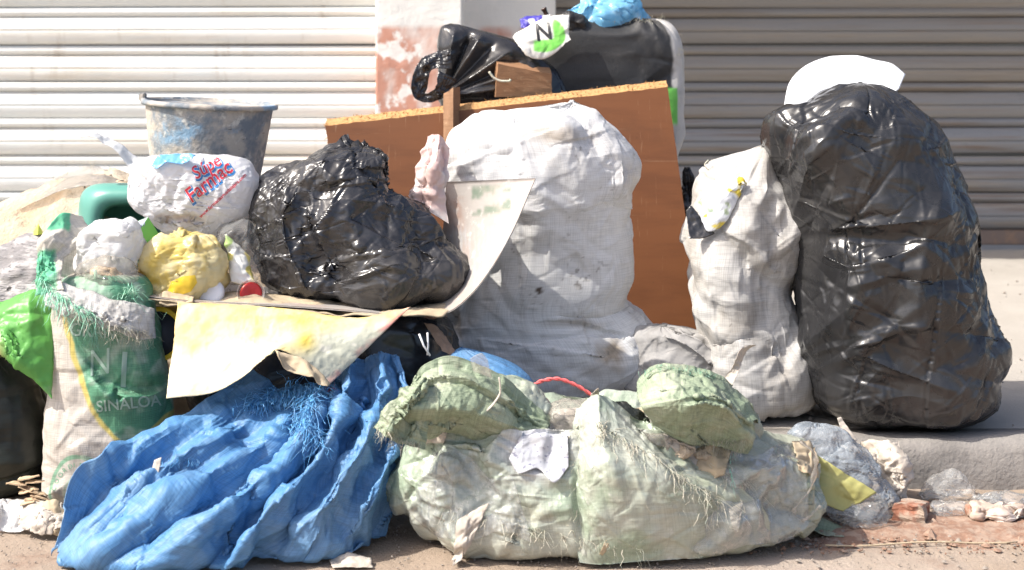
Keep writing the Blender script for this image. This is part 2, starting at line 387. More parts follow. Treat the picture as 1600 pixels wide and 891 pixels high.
# ------------------------------------------------------------------ materials
def mat(name, col=(.5, .5, .5), rough=.6, mix=(), bump=(), spec=.5, weave=0., alpha=1., transl=0., attr=False, rvar=0., metal=0., coords='Object', ridged=(), vor=(), coat=0., sheen=0., objrand=None, crk=(), strand=0.):
    m = bpy.data.materials.new(name); m.use_nodes = True; nt = m.node_tree; N, Lk = nt.nodes, nt.links
    b = N['Principled BSDF']; out = N['Material Output']
    tc = N.new('ShaderNodeTexCoord'); src = N.new('ShaderNodeNewGeometry').outputs['Position'] if coords == 'World' else tc.outputs[coords]
    if attr: a = N.new('ShaderNodeAttribute'); a.attribute_name = 'Col'; cur = a.outputs['Color']
    else: r = N.new('ShaderNodeRGB'); r.outputs[0].default_value = (*col, 1); cur = r.outputs[0]
    def noise(scale, detail=5, typ=None, stretch=None, rgh=.6, dist=0.):
        n = N.new('ShaderNodeTexNoise'); n.inputs['Scale'].default_value = scale; n.inputs['Detail'].default_value = detail
        n.inputs['Roughness'].default_value = rgh; n.inputs['Distortion'].default_value = dist
        if typ: n.noise_type = typ
        s = src
        if stretch: mp = N.new('ShaderNodeMapping'); mp.inputs['Scale'].default_value = stretch; Lk.new(src, mp.inputs[0]); s = mp.outputs[0]
        Lk.new(s, n.inputs['Vector']); return n.outputs[0]
    def rng(v, lo, hi, a=0., c=1.):
        r = N.new('ShaderNodeMapRange'); r.inputs[1].default_value = lo; r.inputs[2].default_value = hi; r.inputs[3].default_value = a; r.inputs[4].default_value = c
        r.interpolation_type = 'SMOOTHSTEP'; Lk.new(v, r.inputs[0]); return r.outputs[0]
    def mixc(f, A, Bc, typ='MIX'):
        x = N.new('ShaderNodeMix'); x.data_type = 'RGBA'; x.blend_type = typ
        if isinstance(f, float): x.inputs[0].default_value = f
        else: Lk.new(f, x.inputs[0])
        Lk.new(A, x.inputs[6])
        if isinstance(Bc, tuple): x.inputs[7].default_value = (*Bc, 1)
        else: Lk.new(Bc, x.inputs[7])
        return x.outputs[2]
    for e in mix:                              # (colour, scale, lo, hi, strength[, stretch])
        f = rng(noise(e[1], 6, None, e[5] if len(e) > 5 else None, .62), e[2], e[3], 0., e[4]); cur = mixc(f, cur, e[0])
    if strand:                                 # flat tape yarns of a woven sack, slightly uneven in tone
        for st in ((1, .02, 1), (.02, 1, 1)):
            mp = N.new('ShaderNodeMapping'); mp.inputs['Scale'].default_value = st; Lk.new(tc.outputs['UV'], mp.inputs[0]); n = N.new('ShaderNodeTexNoise'); n.inputs['Scale'].default_value = 420; n.inputs['Detail'].default_value = 1; Lk.new(mp.outputs[0], n.inputs['Vector'])
            cur = mixc(rng(n.outputs[0], .42, .68, 0., strand), cur, (.1, .1, .1), 'MULTIPLY')
    if objrand:
        oi = N.new('ShaderNodeObjectInfo'); cur = mixc(rng(oi.outputs['Random'], .2, 1., 0., objrand[1]), cur, objrand[0])
    Lk.new(cur, b.inputs['Base Color'])
    b.inputs['Roughness'].default_value = rough; b.inputs['Specular IOR Level'].default_value = spec; b.inputs['Metallic'].default_value = metal
    if coat: b.inputs['Coat Weight'].default_value = coat; b.inputs['Coat Roughness'].default_value = .12
    if sheen: b.inputs['Sheen Weight'].default_value = sheen
    if rvar: Lk.new(rng(noise(9, 5), .3, .7, max(.03, rough - rvar), min(1, rough + rvar)), b.inputs['Roughness'])
    hs = None
    def addh(v, k):
        nonlocal hs
        mu = N.new('ShaderNodeMath'); mu.operation = 'MULTIPLY'; mu.inputs[1].default_value = k; Lk.new(v, mu.inputs[0])
        if hs is None: hs = mu.outputs[0]
        else: ad = N.new('ShaderNodeMath'); Lk.new(hs, ad.inputs[0]); Lk.new(mu.outputs[0], ad.inputs[1]); hs = ad.outputs[0]
    for e in bump: addh(noise(e[0], e[2] if len(e) > 2 else 4, None, e[3] if len(e) > 3 else None), e[1])     # (scale, height in metres[, detail, stretch])
    for e in ridged: addh(noise(e[0], 3, 'RIDGED_MULTIFRACTAL', e[2] if len(e) > 2 else None, .5), e[1])
    for e in crk:                              # fine sharp wrinkles running in three directions, stronger in patches
        pm = rng(noise(e[0] * .25, 2), .38, .62, .15, 1.)
        for k, rot in enumerate(((.3, .5, .4), (1.1, -.6, 1.9), (-.4, 1.2, -.9))):
            mp = N.new('ShaderNodeMapping'); mp.inputs['Rotation'].default_value = rot; mp.inputs['Location'].default_value = (k * 1.7, k * .6, k * 2.2); mp.inputs['Scale'].default_value = (1, .22, .8)
            Lk.new(src, mp.inputs[0]); n = N.new('ShaderNodeTexNoise'); n.inputs['Scale'].default_value = e[0] * (1 + .35 * k); n.inputs['Detail'].default_value = 1.5; n.inputs['Distortion'].default_value = .35; Lk.new(mp.outputs[0], n.inputs['Vector'])
            ab = N.new('ShaderNodeMath'); ab.operation = 'SUBTRACT'; ab.inputs[1].default_value = .5; Lk.new(n.outputs[0], ab.inputs[0]); a2 = N.new('ShaderNodeMath'); a2.operation = 'ABSOLUTE'; Lk.new(ab.outputs[0], a2.inputs[0])
            mu = N.new('ShaderNodeMath'); mu.operation = 'MULTIPLY'; Lk.new(a2.outputs[0], mu.inputs[0]); Lk.new(pm, mu.inputs[1]); addh(mu.outputs[0], -e[1])
    for e in vor:                              # crumpled film: cones meeting in sharp valleys
        wn_ = N.new('ShaderNodeTexNoise'); wn_.inputs['Scale'].default_value = e[0] * .7; wn_.inputs['Detail'].default_value = 2; Lk.new(src, wn_.inputs['Vector'])
        va = N.new('ShaderNodeVectorMath'); va.operation = 'MULTIPLY_ADD'; va.inputs[1].default_value = (.6 / e[0],) * 3; Lk.new(wn_.outputs['Color'], va.inputs[0]); Lk.new(src, va.inputs[2])
        vo = N.new('ShaderNodeTexVoronoi'); vo.inputs['Scale'].default_value = e[0]; Lk.new(va.outputs[0], vo.inputs['Vector']); addh(vo.outputs['Distance'], e[1])
    if weave:
        for ax, sc in (('X', 330), ('Y', 300)):
            w = N.new('ShaderNodeTexWave'); w.bands_direction = ax; w.inputs['Scale'].default_value = sc / 4.2; w.inputs['Distortion'].default_value = .6; w.inputs['Detail'].default_value = 1
            Lk.new(tc.outputs['UV'], w.inputs[0]); addh(w.outputs['Fac'], weave * .6)
    if hs is not None:
        bp = N.new('ShaderNodeBump'); bp.inputs['Strength'].default_value = 1.; bp.inputs['Distance'].default_value = 1.; Lk.new(hs, bp.inputs['Height']); Lk.new(bp.outputs[0], b.inputs['Normal'])
    if transl:
        t = N.new('ShaderNodeBsdfTranslucent'); Lk.new(cur, t.inputs[0]); x = N.new('ShaderNodeMixShader'); x.inputs[0].default_value = transl
        Lk.new(b.outputs[0], x.inputs[1]); Lk.new(t.outputs[0], x.inputs[2]); Lk.new(x.outputs[0], out.inputs[0])
    if alpha < 1: b.inputs['Alpha'].default_value = alpha
    return m
DUST = (.42, .35, .27)
M = {}
M['black'] = mat('black_plastic', (.02, .02, .023), .25, mix=[((.06, .055, .05), 5, .42, .7, .8), ((.12, .1, .085), 22, .55, .8, .4)], bump=[(70, .0003, 3)], rvar=.07, spec=.6)
M['black_big'] = mat('black_bin_liner', (.017, .017, .018), .27, mix=[((.042, .041, .041), 3, .38, .7, .8), ((.13, .12, .11), 60, .64, .8, .3)], bump=[(70, .0002, 3)], rvar=.06, spec=.6)
M['black_tarp'] = mat('black_sack', (.02, .02, .021), .5, mix=[((.1, .095, .09), 7, .48, .75, .7), ((.16, .15, .14), 35, .6, .8, .4)], bump=[(90, .0006, 3)], spec=.4, weave=.0001)
M['dark'] = mat('dark_film', (.012, .014, .011), .4, mix=[((.035, .04, .03), 4, .45, .7, .8)], bump=[(25, .001, 3, (.3, 1, 5))], spec=.4)
M['white_sack'] = mat('white_woven_sack', attr=True, rough=.55, mix=[((.46, .43, .39), 20, .52, .8, .4)], bump=[(60, .0005, 3)], weave=.00022, transl=.1, strand=.16)
M['grey_sack'] = mat('dirty_white_sack', (.5, .49, .47), .65, mix=[((.34, .31, .27), 7, .42, .7, .8), ((.25, .17, .1), 9, .62, .8, .5), ((.09, .08, .07), 45, .64, .76, .7)], bump=[(60, .0006, 3)], weave=.00022, strand=.2)
M['grey_cloth'] = mat('grey_cloth', (.32, .31, .3), .85, mix=[((.2, .19, .18), 18, .45, .7, .7), ((.08, .08, .08), 60, .62, .75, .5)], bump=[(60, .001, 4), (160, .0006, 3)])
M['blue'] = mat('blue_woven_sack', (.085, .23, .45), .5, mix=[((.2, .33, .48), 5, .42, .7, .6), ((.24, .33, .46), 16, .55, .85, .45), ((.02, .1, .34), 8, .6, .8, .5)], bump=[(40, .0012, 4), (170, .0006, 3)], weave=.0003, spec=.45, crk=[(28, .0025)], strand=.2)
M['blue_thread'] = mat('blue_thread', (.13, .4, .72), .4, mix=[((.3, .5, .75), 60, .45, .7, .7)])
M['print_sack'] = mat('printed_sack', attr=True, rough=.6, mix=[((.45, .4, .33), 8, .48, .8, .5), ((.24, .2, .15), 30, .62, .8, .4)], bump=[(12, .002, 4), (70, .0007, 3)], weave=.00025, crk=[(28, .0015)], strand=.18)
M['green_thread'] = mat('green_thread', (.25, .6, .42), .5, mix=[((.55, .72, .58), 50, .45, .65, .8)])
M['pale_thread'] = mat('pale_fibre', (.56, .52, .42), .7, mix=[((.4, .46, .36), 40, .45, .65, .8)])
M['front_green'] = mat('pale_green_sack', attr=True, rough=.36, mix=[((.44, .43, .36), 7, .5, .72, .45), ((.3, .28, .21), 24, .6, .78, .5), ((.6, .6, .55), 45, .58, .72, .55)], bump=[(60, .001, 4)], vor=[(30, .0015)], spec=.6, rvar=.26, coat=.25, crk=[(26, .004)], strand=.14)
M['green_flap'] = mat('green_woven_flap', (.27, .33, .22), .55, mix=[((.42, .44, .33), 9, .4, .66, .8), ((.36, .33, .24), 20, .55, .78, .6)], bump=[(30, .0015, 4)], weave=.0003, strand=.25)
def film_mat(name, tint, body, rough=.14):       # thin film: mostly clear, a milky body and a sharp sheen
    m = mat(name, tint, .6, bump=[(40, .001, 3)], vor=[(13, .004), (40, .001)]); nt = m.node_tree; N, Lk = nt.nodes, nt.links; b = N['Principled BSDF']; out = N['Material Output']
    nrm = b.inputs['Normal'].links[0].from_socket; tr = N.new('ShaderNodeBsdfTransparent'); gl = N.new('ShaderNodeBsdfGlossy'); gl.inputs['Roughness'].default_value = rough; Lk.new(nrm, gl.inputs['Normal'])
    fr = N.new('ShaderNodeFresnel'); fr.inputs[0].default_value = 1.3; Lk.new(nrm, fr.inputs['Normal']); x1 = N.new('ShaderNodeMixShader'); x1.inputs[0].default_value = body; Lk.new(tr.outputs[0], x1.inputs[1]); Lk.new(b.outputs[0], x1.inputs[2])
    x2 = N.new('ShaderNodeMixShader'); fm_ = N.new('ShaderNodeMath'); fm_.operation = 'MULTIPLY'; fm_.inputs[1].default_value = .55; Lk.new(fr.outputs[0], fm_.inputs[0]); Lk.new(fm_.outputs[0], x2.inputs[0]); Lk.new(x1.outputs[0], x2.inputs[1]); Lk.new(gl.outputs[0], x2.inputs[2]); Lk.new(x2.outputs[0], out.inputs[0]); return m
M['film'] = film_mat('clear_film', (.7, .71, .7), .14)
M['film_dusty'] = film_mat('dusty_clear_film', (.5, .46, .4), .3, .2)
M['film_blue'] = film_mat('blue_clear_film', (.38, .44, .5), .42, .2)
M['cream'] = mat('cream_paper', (.47, .42, .36), .75, mix=[((.36, .3, .24), 16, .46, .7, .7), ((.2, .16, .12), 50, .66, .78, .4)], bump=[(40, .0012, 4)], crk=[(40, .003)])
M['white_film'] = mat('white_plastic_film', (.78, .78, .78), .32, mix=[((.6, .56, .5), 18, .55, .8, .4)], bump=[(50, .001, 3)], ridged=[(24, .0015)], transl=.35, crk=[(40, .002)])
M['pharm'] = mat('white_carrier_film', attr=True, rough=.3, bump=[(40, .0008, 3)], ridged=[(18, .001)], transl=.3, crk=[(34, .0015)])
M['foam'] = mat('white_foam', (.66, .68, .71), .7, bump=[(30, .0008, 3)])
M['yellow_paper'] = mat('stained_yellow_paper', attr=True, rough=.6, mix=[((.72, .66, .5), 10, .46, .75, .5), ((.5, .4, .26), 26, .6, .8, .4)], bump=[(14, .003, 4), (60, .0008, 3)], crk=[(22, .004)])
M['board'] = mat('orange_laminate', (.155, .055, .016), .5, mix=[((.11, .037, .01), 3.5, .4, .7, .7, (1, 1, 6)), ((.22, .1, .042), 40, .66, .8, .4), ((.05, .025, .012), 60, .66, .76, .6), ((.26, .15, .08), 9, .64, .68, .6, (14, 1, .6)), ((.24, .14, .08), 7, .66, .7, .5, (.5, 1, 16)), ((.09, .035, .012), 1.7, .52, .68, .6)], bump=[(90, .0002, 3)], spec=.4)
M['chip'] = mat('raw_chipboard', (.5, .28, .11), .9, mix=[((.3, .15, .06), 120, .45, .65, .8), ((.62, .42, .22), 200, .55, .7, .7)], bump=[(140, .004, 4)])
M['wood'] = mat('rough_wood', (.3, .16, .08), .75, mix=[((.22, .11, .05), 12, .45, .7, .7, (1, 1, 9)), ((.48, .32, .18), 60, .55, .75, .5)], bump=[(40, .001, 4, (1, 1, 8))])
M['bucket'] = mat('cement_stained_bucket', (.16, .19, .22), .7, mix=[((.45, .4, .34), 9, .38, .58, .95), ((.2, .36, .52), 7, .56, .68, .75), ((.6, .58, .52), 26, .56, .68, .8), ((.07, .07, .075), 30, .62, .72, .7, (1, 1, 2.5))], bump=[(30, .006, 5), (90, .002, 3)])
M['teal'] = mat('teal_plastic', (.1, .29, .24), .35, mix=[((.14, .3, .26), 12, .55, .8, .5)], bump=[(40, .0004, 3)])
M['dirt'] = mat('dry_dirt', (.48, .36, .24), .95, mix=[((.5, .44, .36), 4, .4, .65, .8), ((.56, .36, .2), 7, .55, .7, .6), ((.12, .1, .08), 55, .66, .74, .7)], bump=[(20, .02, 6), (90, .006, 4)])
M['charred'] = mat('grey_weathered_mat', (.22, .21, .21), .9, mix=[((.45, .43, .42), 14, .45, .62, .8, (1, 1, 4)), ((.06, .06, .065), 40, .55, .7, .8, (1, 1, 5))], bump=[(40, .006, 4, (1, 1, 5))])
M['bright_green'] = mat('green_printed_film', attr=True, rough=.4, mix=[((.5, .55, .35), 12, .58, .8, .4)], bump=[(30, .001, 3)], transl=.2)
M['sheet'] = mat('old_flexible_sheet', attr=True, rough=.5, mix=[((.42, .36, .31), 9, .45, .72, .6), ((.7, .68, .64), 40, .55, .75, .6)], bump=[(60, .0008, 3)])
M['card'] = mat('torn_cardboard', (.46, .37, .25), .85, mix=[((.32, .25, .16), 20, .45, .7, .7), ((.62, .55, .42), 30, .58, .75, .5)], bump=[(60, .0015, 4)])
M['pinkfilm'] = mat('pale_pink_film', (.78, .6, .56), .3, mix=[((.8, .75, .72), 9, .42, .62, .9)], ridged=[(20, .0015)], transl=.35)
M['bluefilm'] = mat('light_blue_bag', (.26, .6, .85), .25, mix=[((.6, .8, .92), 10, .5, .72, .7)], ridged=[(16, .002)], transl=.4, crk=[(34, .002)])
M['attr'] = mat('printed_surface', attr=True, rough=.45, bump=[(40, .0006, 3)])
M['yellow_plastic'] = mat('yellow_plastic', (.76, .6, .18), .35, mix=[((.8, .72, .45), 9, .36, .55, .95)], ridged=[(18, .001)], transl=.35, crk=[(40, .002)])
M['yellow_solid'] = mat('yellow_tub', (.72, .5, .04), .4, bump=[(30, .0005)])
M['red'] = mat('red_plastic', (.5, .03, .03), .3, mix=[((.4, .1, .05), 40, .5, .7, .5)])
M['twine'] = mat('red_twine', (.65, .12, .12), .5)
M['white_solid'] = mat('white_plastic', (.75, .74, .76), .35, bump=[(30, .0004)])
M['brick'] = mat('brick_fragment', (.3, .13, .08), .9, mix=[((.4, .34, .27), 14, .4, .55, .85)], bump=[(40, .006, 5)])
M['husk'] = mat('dry_husk', (.5, .37, .24), .8, mix=[((.3, .2, .12), 30, .45, .7, .6)], bump=[(60, .001, 3, (1, 6, 1))])
M['pebble'] = mat('pebble', (.27, .235, .2), .95, bump=[(60, .002, 4)])
M['soil'] = mat('reddish_soil', (.24, .14, .095), 1., mix=[((.34, .25, .19), 30, .42, .62, .9)], bump=[(80, .004, 5)])
M['ink_red'] = mat('red_print', (.6, .04, .07), .35); M['ink_blue'] = mat('blue_print', (.04, .2, .5), .35)
M['ink_white'] = mat('white_print', (.75, .76, .76), .4); M['ink_pale'] = mat('faded_white_print', (.3, .42, .35), .6); M['ink_black'] = mat('black_print', (.03, .03, .03), .4)
M['ink_green'] = mat('green_print', (.2, .42, .28), .6); M['ink_grey'] = mat('grey_print', (.3, .32, .4), .5); M['ink_lime'] = mat('lime_print', (.2, .6, .1), .45)
M['lime'] = mat('yellow_green_scrap', (.5, .52, .06), .5)
# the setting
def ground_mat(name, base, mixes, bumps): return mat(name, base, .95, mix=mixes, bump=bumps, spec=.25)
M['road'] = ground_mat('dusty_road', (.3, .235, .18), [((.38, .32, .27), 1.6, .4, .65, .8), ((.2, .12, .08), 3.2, .56, .72, .7), ((.14, .11, .09), 38, .6, .75, .6), ((.42, .37, .32), 120, .6, .75, .6)], [(12, .006, 6), (90, .004, 4), (240, .002, 3)])
M['walk'] = ground_mat('concrete_pavement', (.36, .33, .29), [((.42, .39, .35), 1.1, .4, .65, .8), ((.22, .2, .17), 4, .56, .75, .6), ((.12, .11, .1), 40, .66, .78, .6)], [(14, .003, 6), (110, .0025, 4)])
M['kerb'] = ground_mat('worn_kerb', (.27, .25, .23), [((.16, .15, .14), 5, .45, .7, .8), ((.1, .09, .085), 24, .62, .78, .6)], [(12, .008, 6), (90, .003, 4)])
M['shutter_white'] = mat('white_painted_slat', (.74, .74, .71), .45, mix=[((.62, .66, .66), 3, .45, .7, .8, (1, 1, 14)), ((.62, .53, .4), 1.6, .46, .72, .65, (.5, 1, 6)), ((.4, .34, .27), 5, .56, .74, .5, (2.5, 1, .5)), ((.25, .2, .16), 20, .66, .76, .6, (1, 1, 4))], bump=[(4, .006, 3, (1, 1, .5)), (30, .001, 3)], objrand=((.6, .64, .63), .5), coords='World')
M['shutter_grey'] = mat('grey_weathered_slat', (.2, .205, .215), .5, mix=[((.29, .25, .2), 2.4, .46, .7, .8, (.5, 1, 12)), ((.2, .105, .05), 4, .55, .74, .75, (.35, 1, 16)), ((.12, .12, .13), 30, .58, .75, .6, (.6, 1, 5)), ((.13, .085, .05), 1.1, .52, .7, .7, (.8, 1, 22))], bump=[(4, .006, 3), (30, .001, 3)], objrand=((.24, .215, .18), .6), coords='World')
M['rail'] = mat('rusty_bottom_rail', (.16, .12, .1), .7, mix=[((.28, .17, .1), 12, .5, .7, .7), ((.45, .42, .38), 26, .64, .74, .8)], bump=[(40, .002, 4)])
M['plaster'] = mat('painted_plaster', attr=True, rough=.85, mix=[((.76, .74, .7), 6, .52, .57, .92), ((.5, .48, .45), 12, .62, .75, .4), ((.2, .19, .18), 30, .68, .76, .5)], bump=[(16, .006, 6)])
M['slab'] = mat('plain_concrete', (.4, .38, .35), .9, bump=[(20, .004, 5)])
# ------------------------------------------------------------------ the setting
def box(name, lo, hi, mat_, parent=None, bev=0., seg=2, origin=None):
    bm = bmesh.new(); bmesh.ops.create_cube(bm, size=1)
    for v in bm.verts: v.co = Vector([lo[k] + (v.co[k] + .5) * (hi[k] - lo[k]) for k in range(3)])
    if bev: bmesh.ops.bevel(bm, geom=list(bm.edges), offset=bev, segments=seg, affect='EDGES')
    V = [tuple(v.co) for v in bm.verts]; bm.verts.index_update(); Fc = [[v.index for v in f.verts] for f in bm.faces]; bm.free()
    return mesh_obj(name, V, Fc, mat_, parent, smooth=False, origin=origin)
def plane_grid(name, x0, x1, y0, y1, nx, ny, zf, mat_):
    xs = np.linspace(x0, x1, nx); ys = np.linspace(y0, y1, ny); X, Y = np.meshgrid(xs, ys); Z = zf(X, Y)
    V = np.stack([X, Y, Z], -1).reshape(-1, 3); f = grid_faces(ny, nx, False).reshape(-1, 4)
    return mesh_obj(name, V, f.tolist(), mat_, origin=np.array([0, 0, 0.]))
def zroad(X, Y):
    P = np.stack([X, Y], -1); near = sstep(-1.6, -1.2, X) * (1 - sstep(1.2, 1.6, X))
    return ZR - .004 + .006 * vnoise(P, 2.2, 4) + .003 * vnoise(P, 16, 5) + .012 * sstep(3.7, 4.0, Y) * (vnoise(P, 9, 8) * .5 + .5)
tag(plane_grid('road', -60, 60, -60, 2.6, 4, 4, lambda X, Y: X * 0 + ZR - .03, M['road']), kind='structure')
tag(plane_grid('road', -3, 3, 2.6, KERB + .02, 320, 100, zroad, M['road']), kind='structure')
kz = lambda X, Y: .004 * vnoise(np.stack([X, Y], -1), 7, 2) + .003 * vnoise(np.stack([X, Y], -1), 30, 3) - .004
tag(plane_grid('pavement', -3, 3, KERB + .15, 7.9, 120, 80, lambda X, Y: kz(X, Y), M['walk']), kind='structure')
for s, (a, b) in enumerate(((-60, -3.002), (3.002, 60))):
    tag(box('pavement', (a, KERB, -.4), (b, 7.9, -.002), M['walk']), kind='structure')
    tag(box('road', (a, 2.59, ZR - .3), (b, KERB + .01, ZR - .03), M['road']), kind='structure')
def kerb():
    n = 260; prof = [(0, -.2), (-.004, -.09), (0, -.03), (.008, -.008), (.03, .002), (.08, .003), (.155, -.003), (.155, -.2)]
    xs = np.linspace(-3, 3, n); V = np.zeros((len(prof), n, 3))
    for k, (dy, z) in enumerate(prof):
        w = np.stack([xs, np.full(n, k * .31)], -1)
        V[k, :, 0] = xs; V[k, :, 1] = KERB + dy + .006 * vnoise(w, 8, 3) * (k < 6); V[k, :, 2] = z + .004 * vnoise(w, 6, 6) * (1 < k < 6)
    tag(mesh_obj('kerb', V.reshape(-1, 3), grid_faces(len(prof), n, False).reshape(-1, 4)[:, ::-1].tolist(), M['kerb'], origin=np.zeros(3)), kind='structure')
kerb()
# --- roller shutters: one object per slat
SD = 7.66; PIT = 57.3 / FPX * SD
def slat_mesh(w, matr, name):
    # from the top down: small round rib, groove, then a wide slat that bows out
    h = PIT; prof = []
    for t in np.linspace(0, 1, 6): prof.append((-.018 * math.sin(math.pi * t) - .002, h - .044 * t))
    prof.append((.012, h - .046)); prof.append((.012, h - .049))
    for t, dy in ((0, -.003), (.03, -.009), (.44, -.02), (.48, -.02), (.5, -.008), (.52, -.02), (.56, -.021), (.95, -.012), (1, -.002)): prof.append((dy, h - .05 - (h - .056) * t))
    prof.append((.014, .005)); prof.append((.014, .0))
    n = 40; xs = np.linspace(0, w, n); V = np.zeros((len(prof), n, 3))
    for k, (dy, z) in enumerate(prof): V[k, :, 0] = xs; V[k, :, 1] = dy; V[k, :, 2] = z
    me = bpy.data.meshes.new(name); me.from_pydata(V.reshape(-1, 3).tolist(), [], grid_faces(len(prof), n, False).reshape(-1, 4)[:, ::-1].tolist()); me.materials.append(matr)
    me.polygons.foreach_set('use_smooth', np.ones(len(me.polygons), bool)); me.update(); return me
def shutter(x0, x1, matr, label, nsl, zb, seed):
    root = empty('roller_shutter', ((x0 + x1) / 2, SD, zb)); tag(root, label, 'shutter')
    r = random.Random(seed); me = slat_mesh(x1 - x0, matr, 'slat')
    for k in range(nsl):
        o = bpy.data.objects.new('slat', me); link(o, root); o.location = (-(x1 - x0) / 2, r.uniform(-.006, .006), .095 + k * PIT); o.rotation_euler = (r.gauss(0, .035), r.gauss(0, .002), 0)
    box('bottom_rail', (x0, SD - .03, zb + .02), (x1, SD + .02, zb + .092), M['rail'], root, .006)
    return root
XP0, XP1, XP2 = px(587, 0, 7.15)[0], px(722, 0, 7.15)[0], px(868, 0, 7.5)[0]
# rows: right shutter's grooves at 77, 137 ... the rail ends at 385
zb = CAMH - (388 - HOR) / FPX * SD
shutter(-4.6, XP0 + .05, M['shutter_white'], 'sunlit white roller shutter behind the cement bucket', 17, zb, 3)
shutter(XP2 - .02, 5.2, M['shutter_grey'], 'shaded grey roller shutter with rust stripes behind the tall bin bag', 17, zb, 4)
box_w = lambda lo, hi: None
def pier(name, x0, x1, y0, y1, label, seed):
    nx, nz = 40, 130; xs = np.linspace(x0, x1, nx); zs = np.linspace(0, 3.2, nz); V = []; 
    X, Z = np.meshgrid(xs, zs); P = np.stack([X, Z], -1)
    Y = y0 + .006 * vnoise(P, 8, seed) + .02 * sstep(.55, .7, vnoise(P, 3, seed + 1) + .3 * vnoise(P, 14, seed + 2))
    front = np.stack([X, Y, Z], -1); L = front[:, :1].copy(); L[..., 1] = y1; Rr = front[:, -1:].copy(); Rr[..., 1] = y1
    G = np.concatenate([L, front, Rr], 1); nu = nx + 2
    zt = G[..., 2]; ed = vnoise(np.stack([G[..., 0], zt], -1), 9, seed + 5) * .02
    red = (1 - sstep(-.012, .012, zt - (CAMH - (44 - HOR) / FPX * y0) + ed * .5))[..., None]
    wear = sstep(-.2, .25, vnoise(np.stack([G[..., 0], zt * .7], -1), 7, seed + 7, 5))[..., None] * .85
    white = np.array([.72, .71, .67]); rd = np.array([.5, .25, .18]); col = white * (1 - red * (1 - wear)) + rd * red * (1 - wear)
    o = mesh_obj(name, G.reshape(-1, 3), grid_faces(nz, nu, False).reshape(-1, 4).tolist(), M['plaster'], col=col.reshape(-1, 3)); tag(o, label, 'pillar'); return o
pier('wall_pillar', XP0, XP1, 7.15, 7.8, 'sunlit white pillar with worn red painted base between the shutters', 11)
pier('wall_pier', XP1 - .01, XP2, 7.48, 7.8, 'set back grey shaded pier with red base beside the white pillar', 21)
tag(box('building_wall', (-6, 7.72, 2.62), (6, 7.9, 4.2), M['slab']), 'plain concrete wall above the roller shutters', 'wall')
tag(box('shade_slab', (-1.15, 6.55, 2.62), (6, 7.72, 2.78), M['slab'], bev=.01), 'concrete canopy added out of view to shade the grey shutter', 'blocker')  # unseen slab added only to keep the sun off the grey shutter
# ------------------------------------------------------------------ the large bags and sacks
g = lambda d, z=0.: yz(z, d)
# tall black bin bag
big = bag('bin_bag', [(130, 1312, 1376), (142, 1276, 1402), (165, 1240, 1426), (200, 1206, 1462), (250, 1208, 1488), (300, 1220, 1512), (360, 1230, 1532), (430, 1236, 1540), (500, 1246, 1543), (560, 1252, 1542), (610, 1260, 1532), (g(4.29) - 14, 1280, 1512), (g(4.29) - 3, 1290, 1502), (g(4.29), 1296, 1496)],
    4.29, .26, M['black_big'], ridges=[
    ([(1196, 296), (1240, 262), (1312, 220)], .022, 10, 26), ([(1312, 220), (1306, 270), (1290, 330)], .02, 12, 14), ([(1205, 290), (1280, 335)], .03, 14, 10),
    ([(1290, 362), (1370, 355), (1470, 340), (1510, 325)], .035, 16, 8), ([(1238, 372), (1380, 376), (1470, 372)], -.04, 12, 12), ([(1270, 395), (1320, 415), (1360, 412)], .028, 12, 16),
    ([(1362, 412), (1420, 392), (1490, 340)], .03, 14, 12), ([(1320, 410), (1325, 480), (1328, 540)], .045, 60, 7), ([(1328, 545), (1400, 580), (1500, 615)], .04, 16, 10), ([(1330, 530), (1440, 510), (1530, 505)], .025, 18, 14),
    ([(1365, 430), (1460, 440), (1540, 430)], -.03, 14, 20), ([(1440, 505), (1500, 520), (1560, 530)], -.03, 14, 14), ([(1345, 610), (1375, 580), (1380, 600)], .02, 10, 12), ([(1340, 640), (1420, 620), (1500, 640)], .02, 14, 14),
    ([(1390, 250), (1440, 255), (1520, 310)], -.02, 20, 14), ([(1330, 330), (1420, 300), (1500, 300)], -.015, 20, 16)],
    nu=420, nv=340, rk=.3, kdep=.4, seed=5, sq=2.3, crease=[(60, .022, .3, .09)], fine=[(120, .008, .16, .022), (700, .003, .08, .006)], **PLASTIC)
tag(big, 'tall bulging black bin bag standing on the pavement at the kerb', 'trash bag')
# right hand dirty white sack
gs = bag('woven_sack', [(228, 1186, 1198), (240, 1165, 1200), (262, 1130, 1204), (290, 1098, 1226), (330, 1088, 1258), (380, 1082, 1262), (450, 1084, 1250), (520, 1090, 1260), (580, 1096, 1272), (625, 1100, 1276), (g(4.37) - 4, 1112, 1268), (g(4.37), 1130, 1250)],
    4.37, .19, M['grey_sack'], ridges=[([(1105, 385), (1150, 365), (1200, 355)], .02, 14, 20), ([(1110, 540), (1180, 528), (1215, 540)], -.02, 7, 12), ([(1215, 300), (1205, 360), (1220, 430)], -.02, 10, 16), ([(1090, 400), (1105, 470), (1100, 530)], .02, 14, 14), ([(1195, 235), (1200, 290), (1180, 330)], .02, 14, 14)],
    nu=240, nv=260, rk=.5, kdep=.4, seed=8, crease=[(50, .018, .24, .07)], fine=[(110, .006, .12, .022), (300, .002, .06, .007)], **SACK)
tag(gs, 'dirty white woven sack standing between the wooden board and the tall bin bag', 'sack')
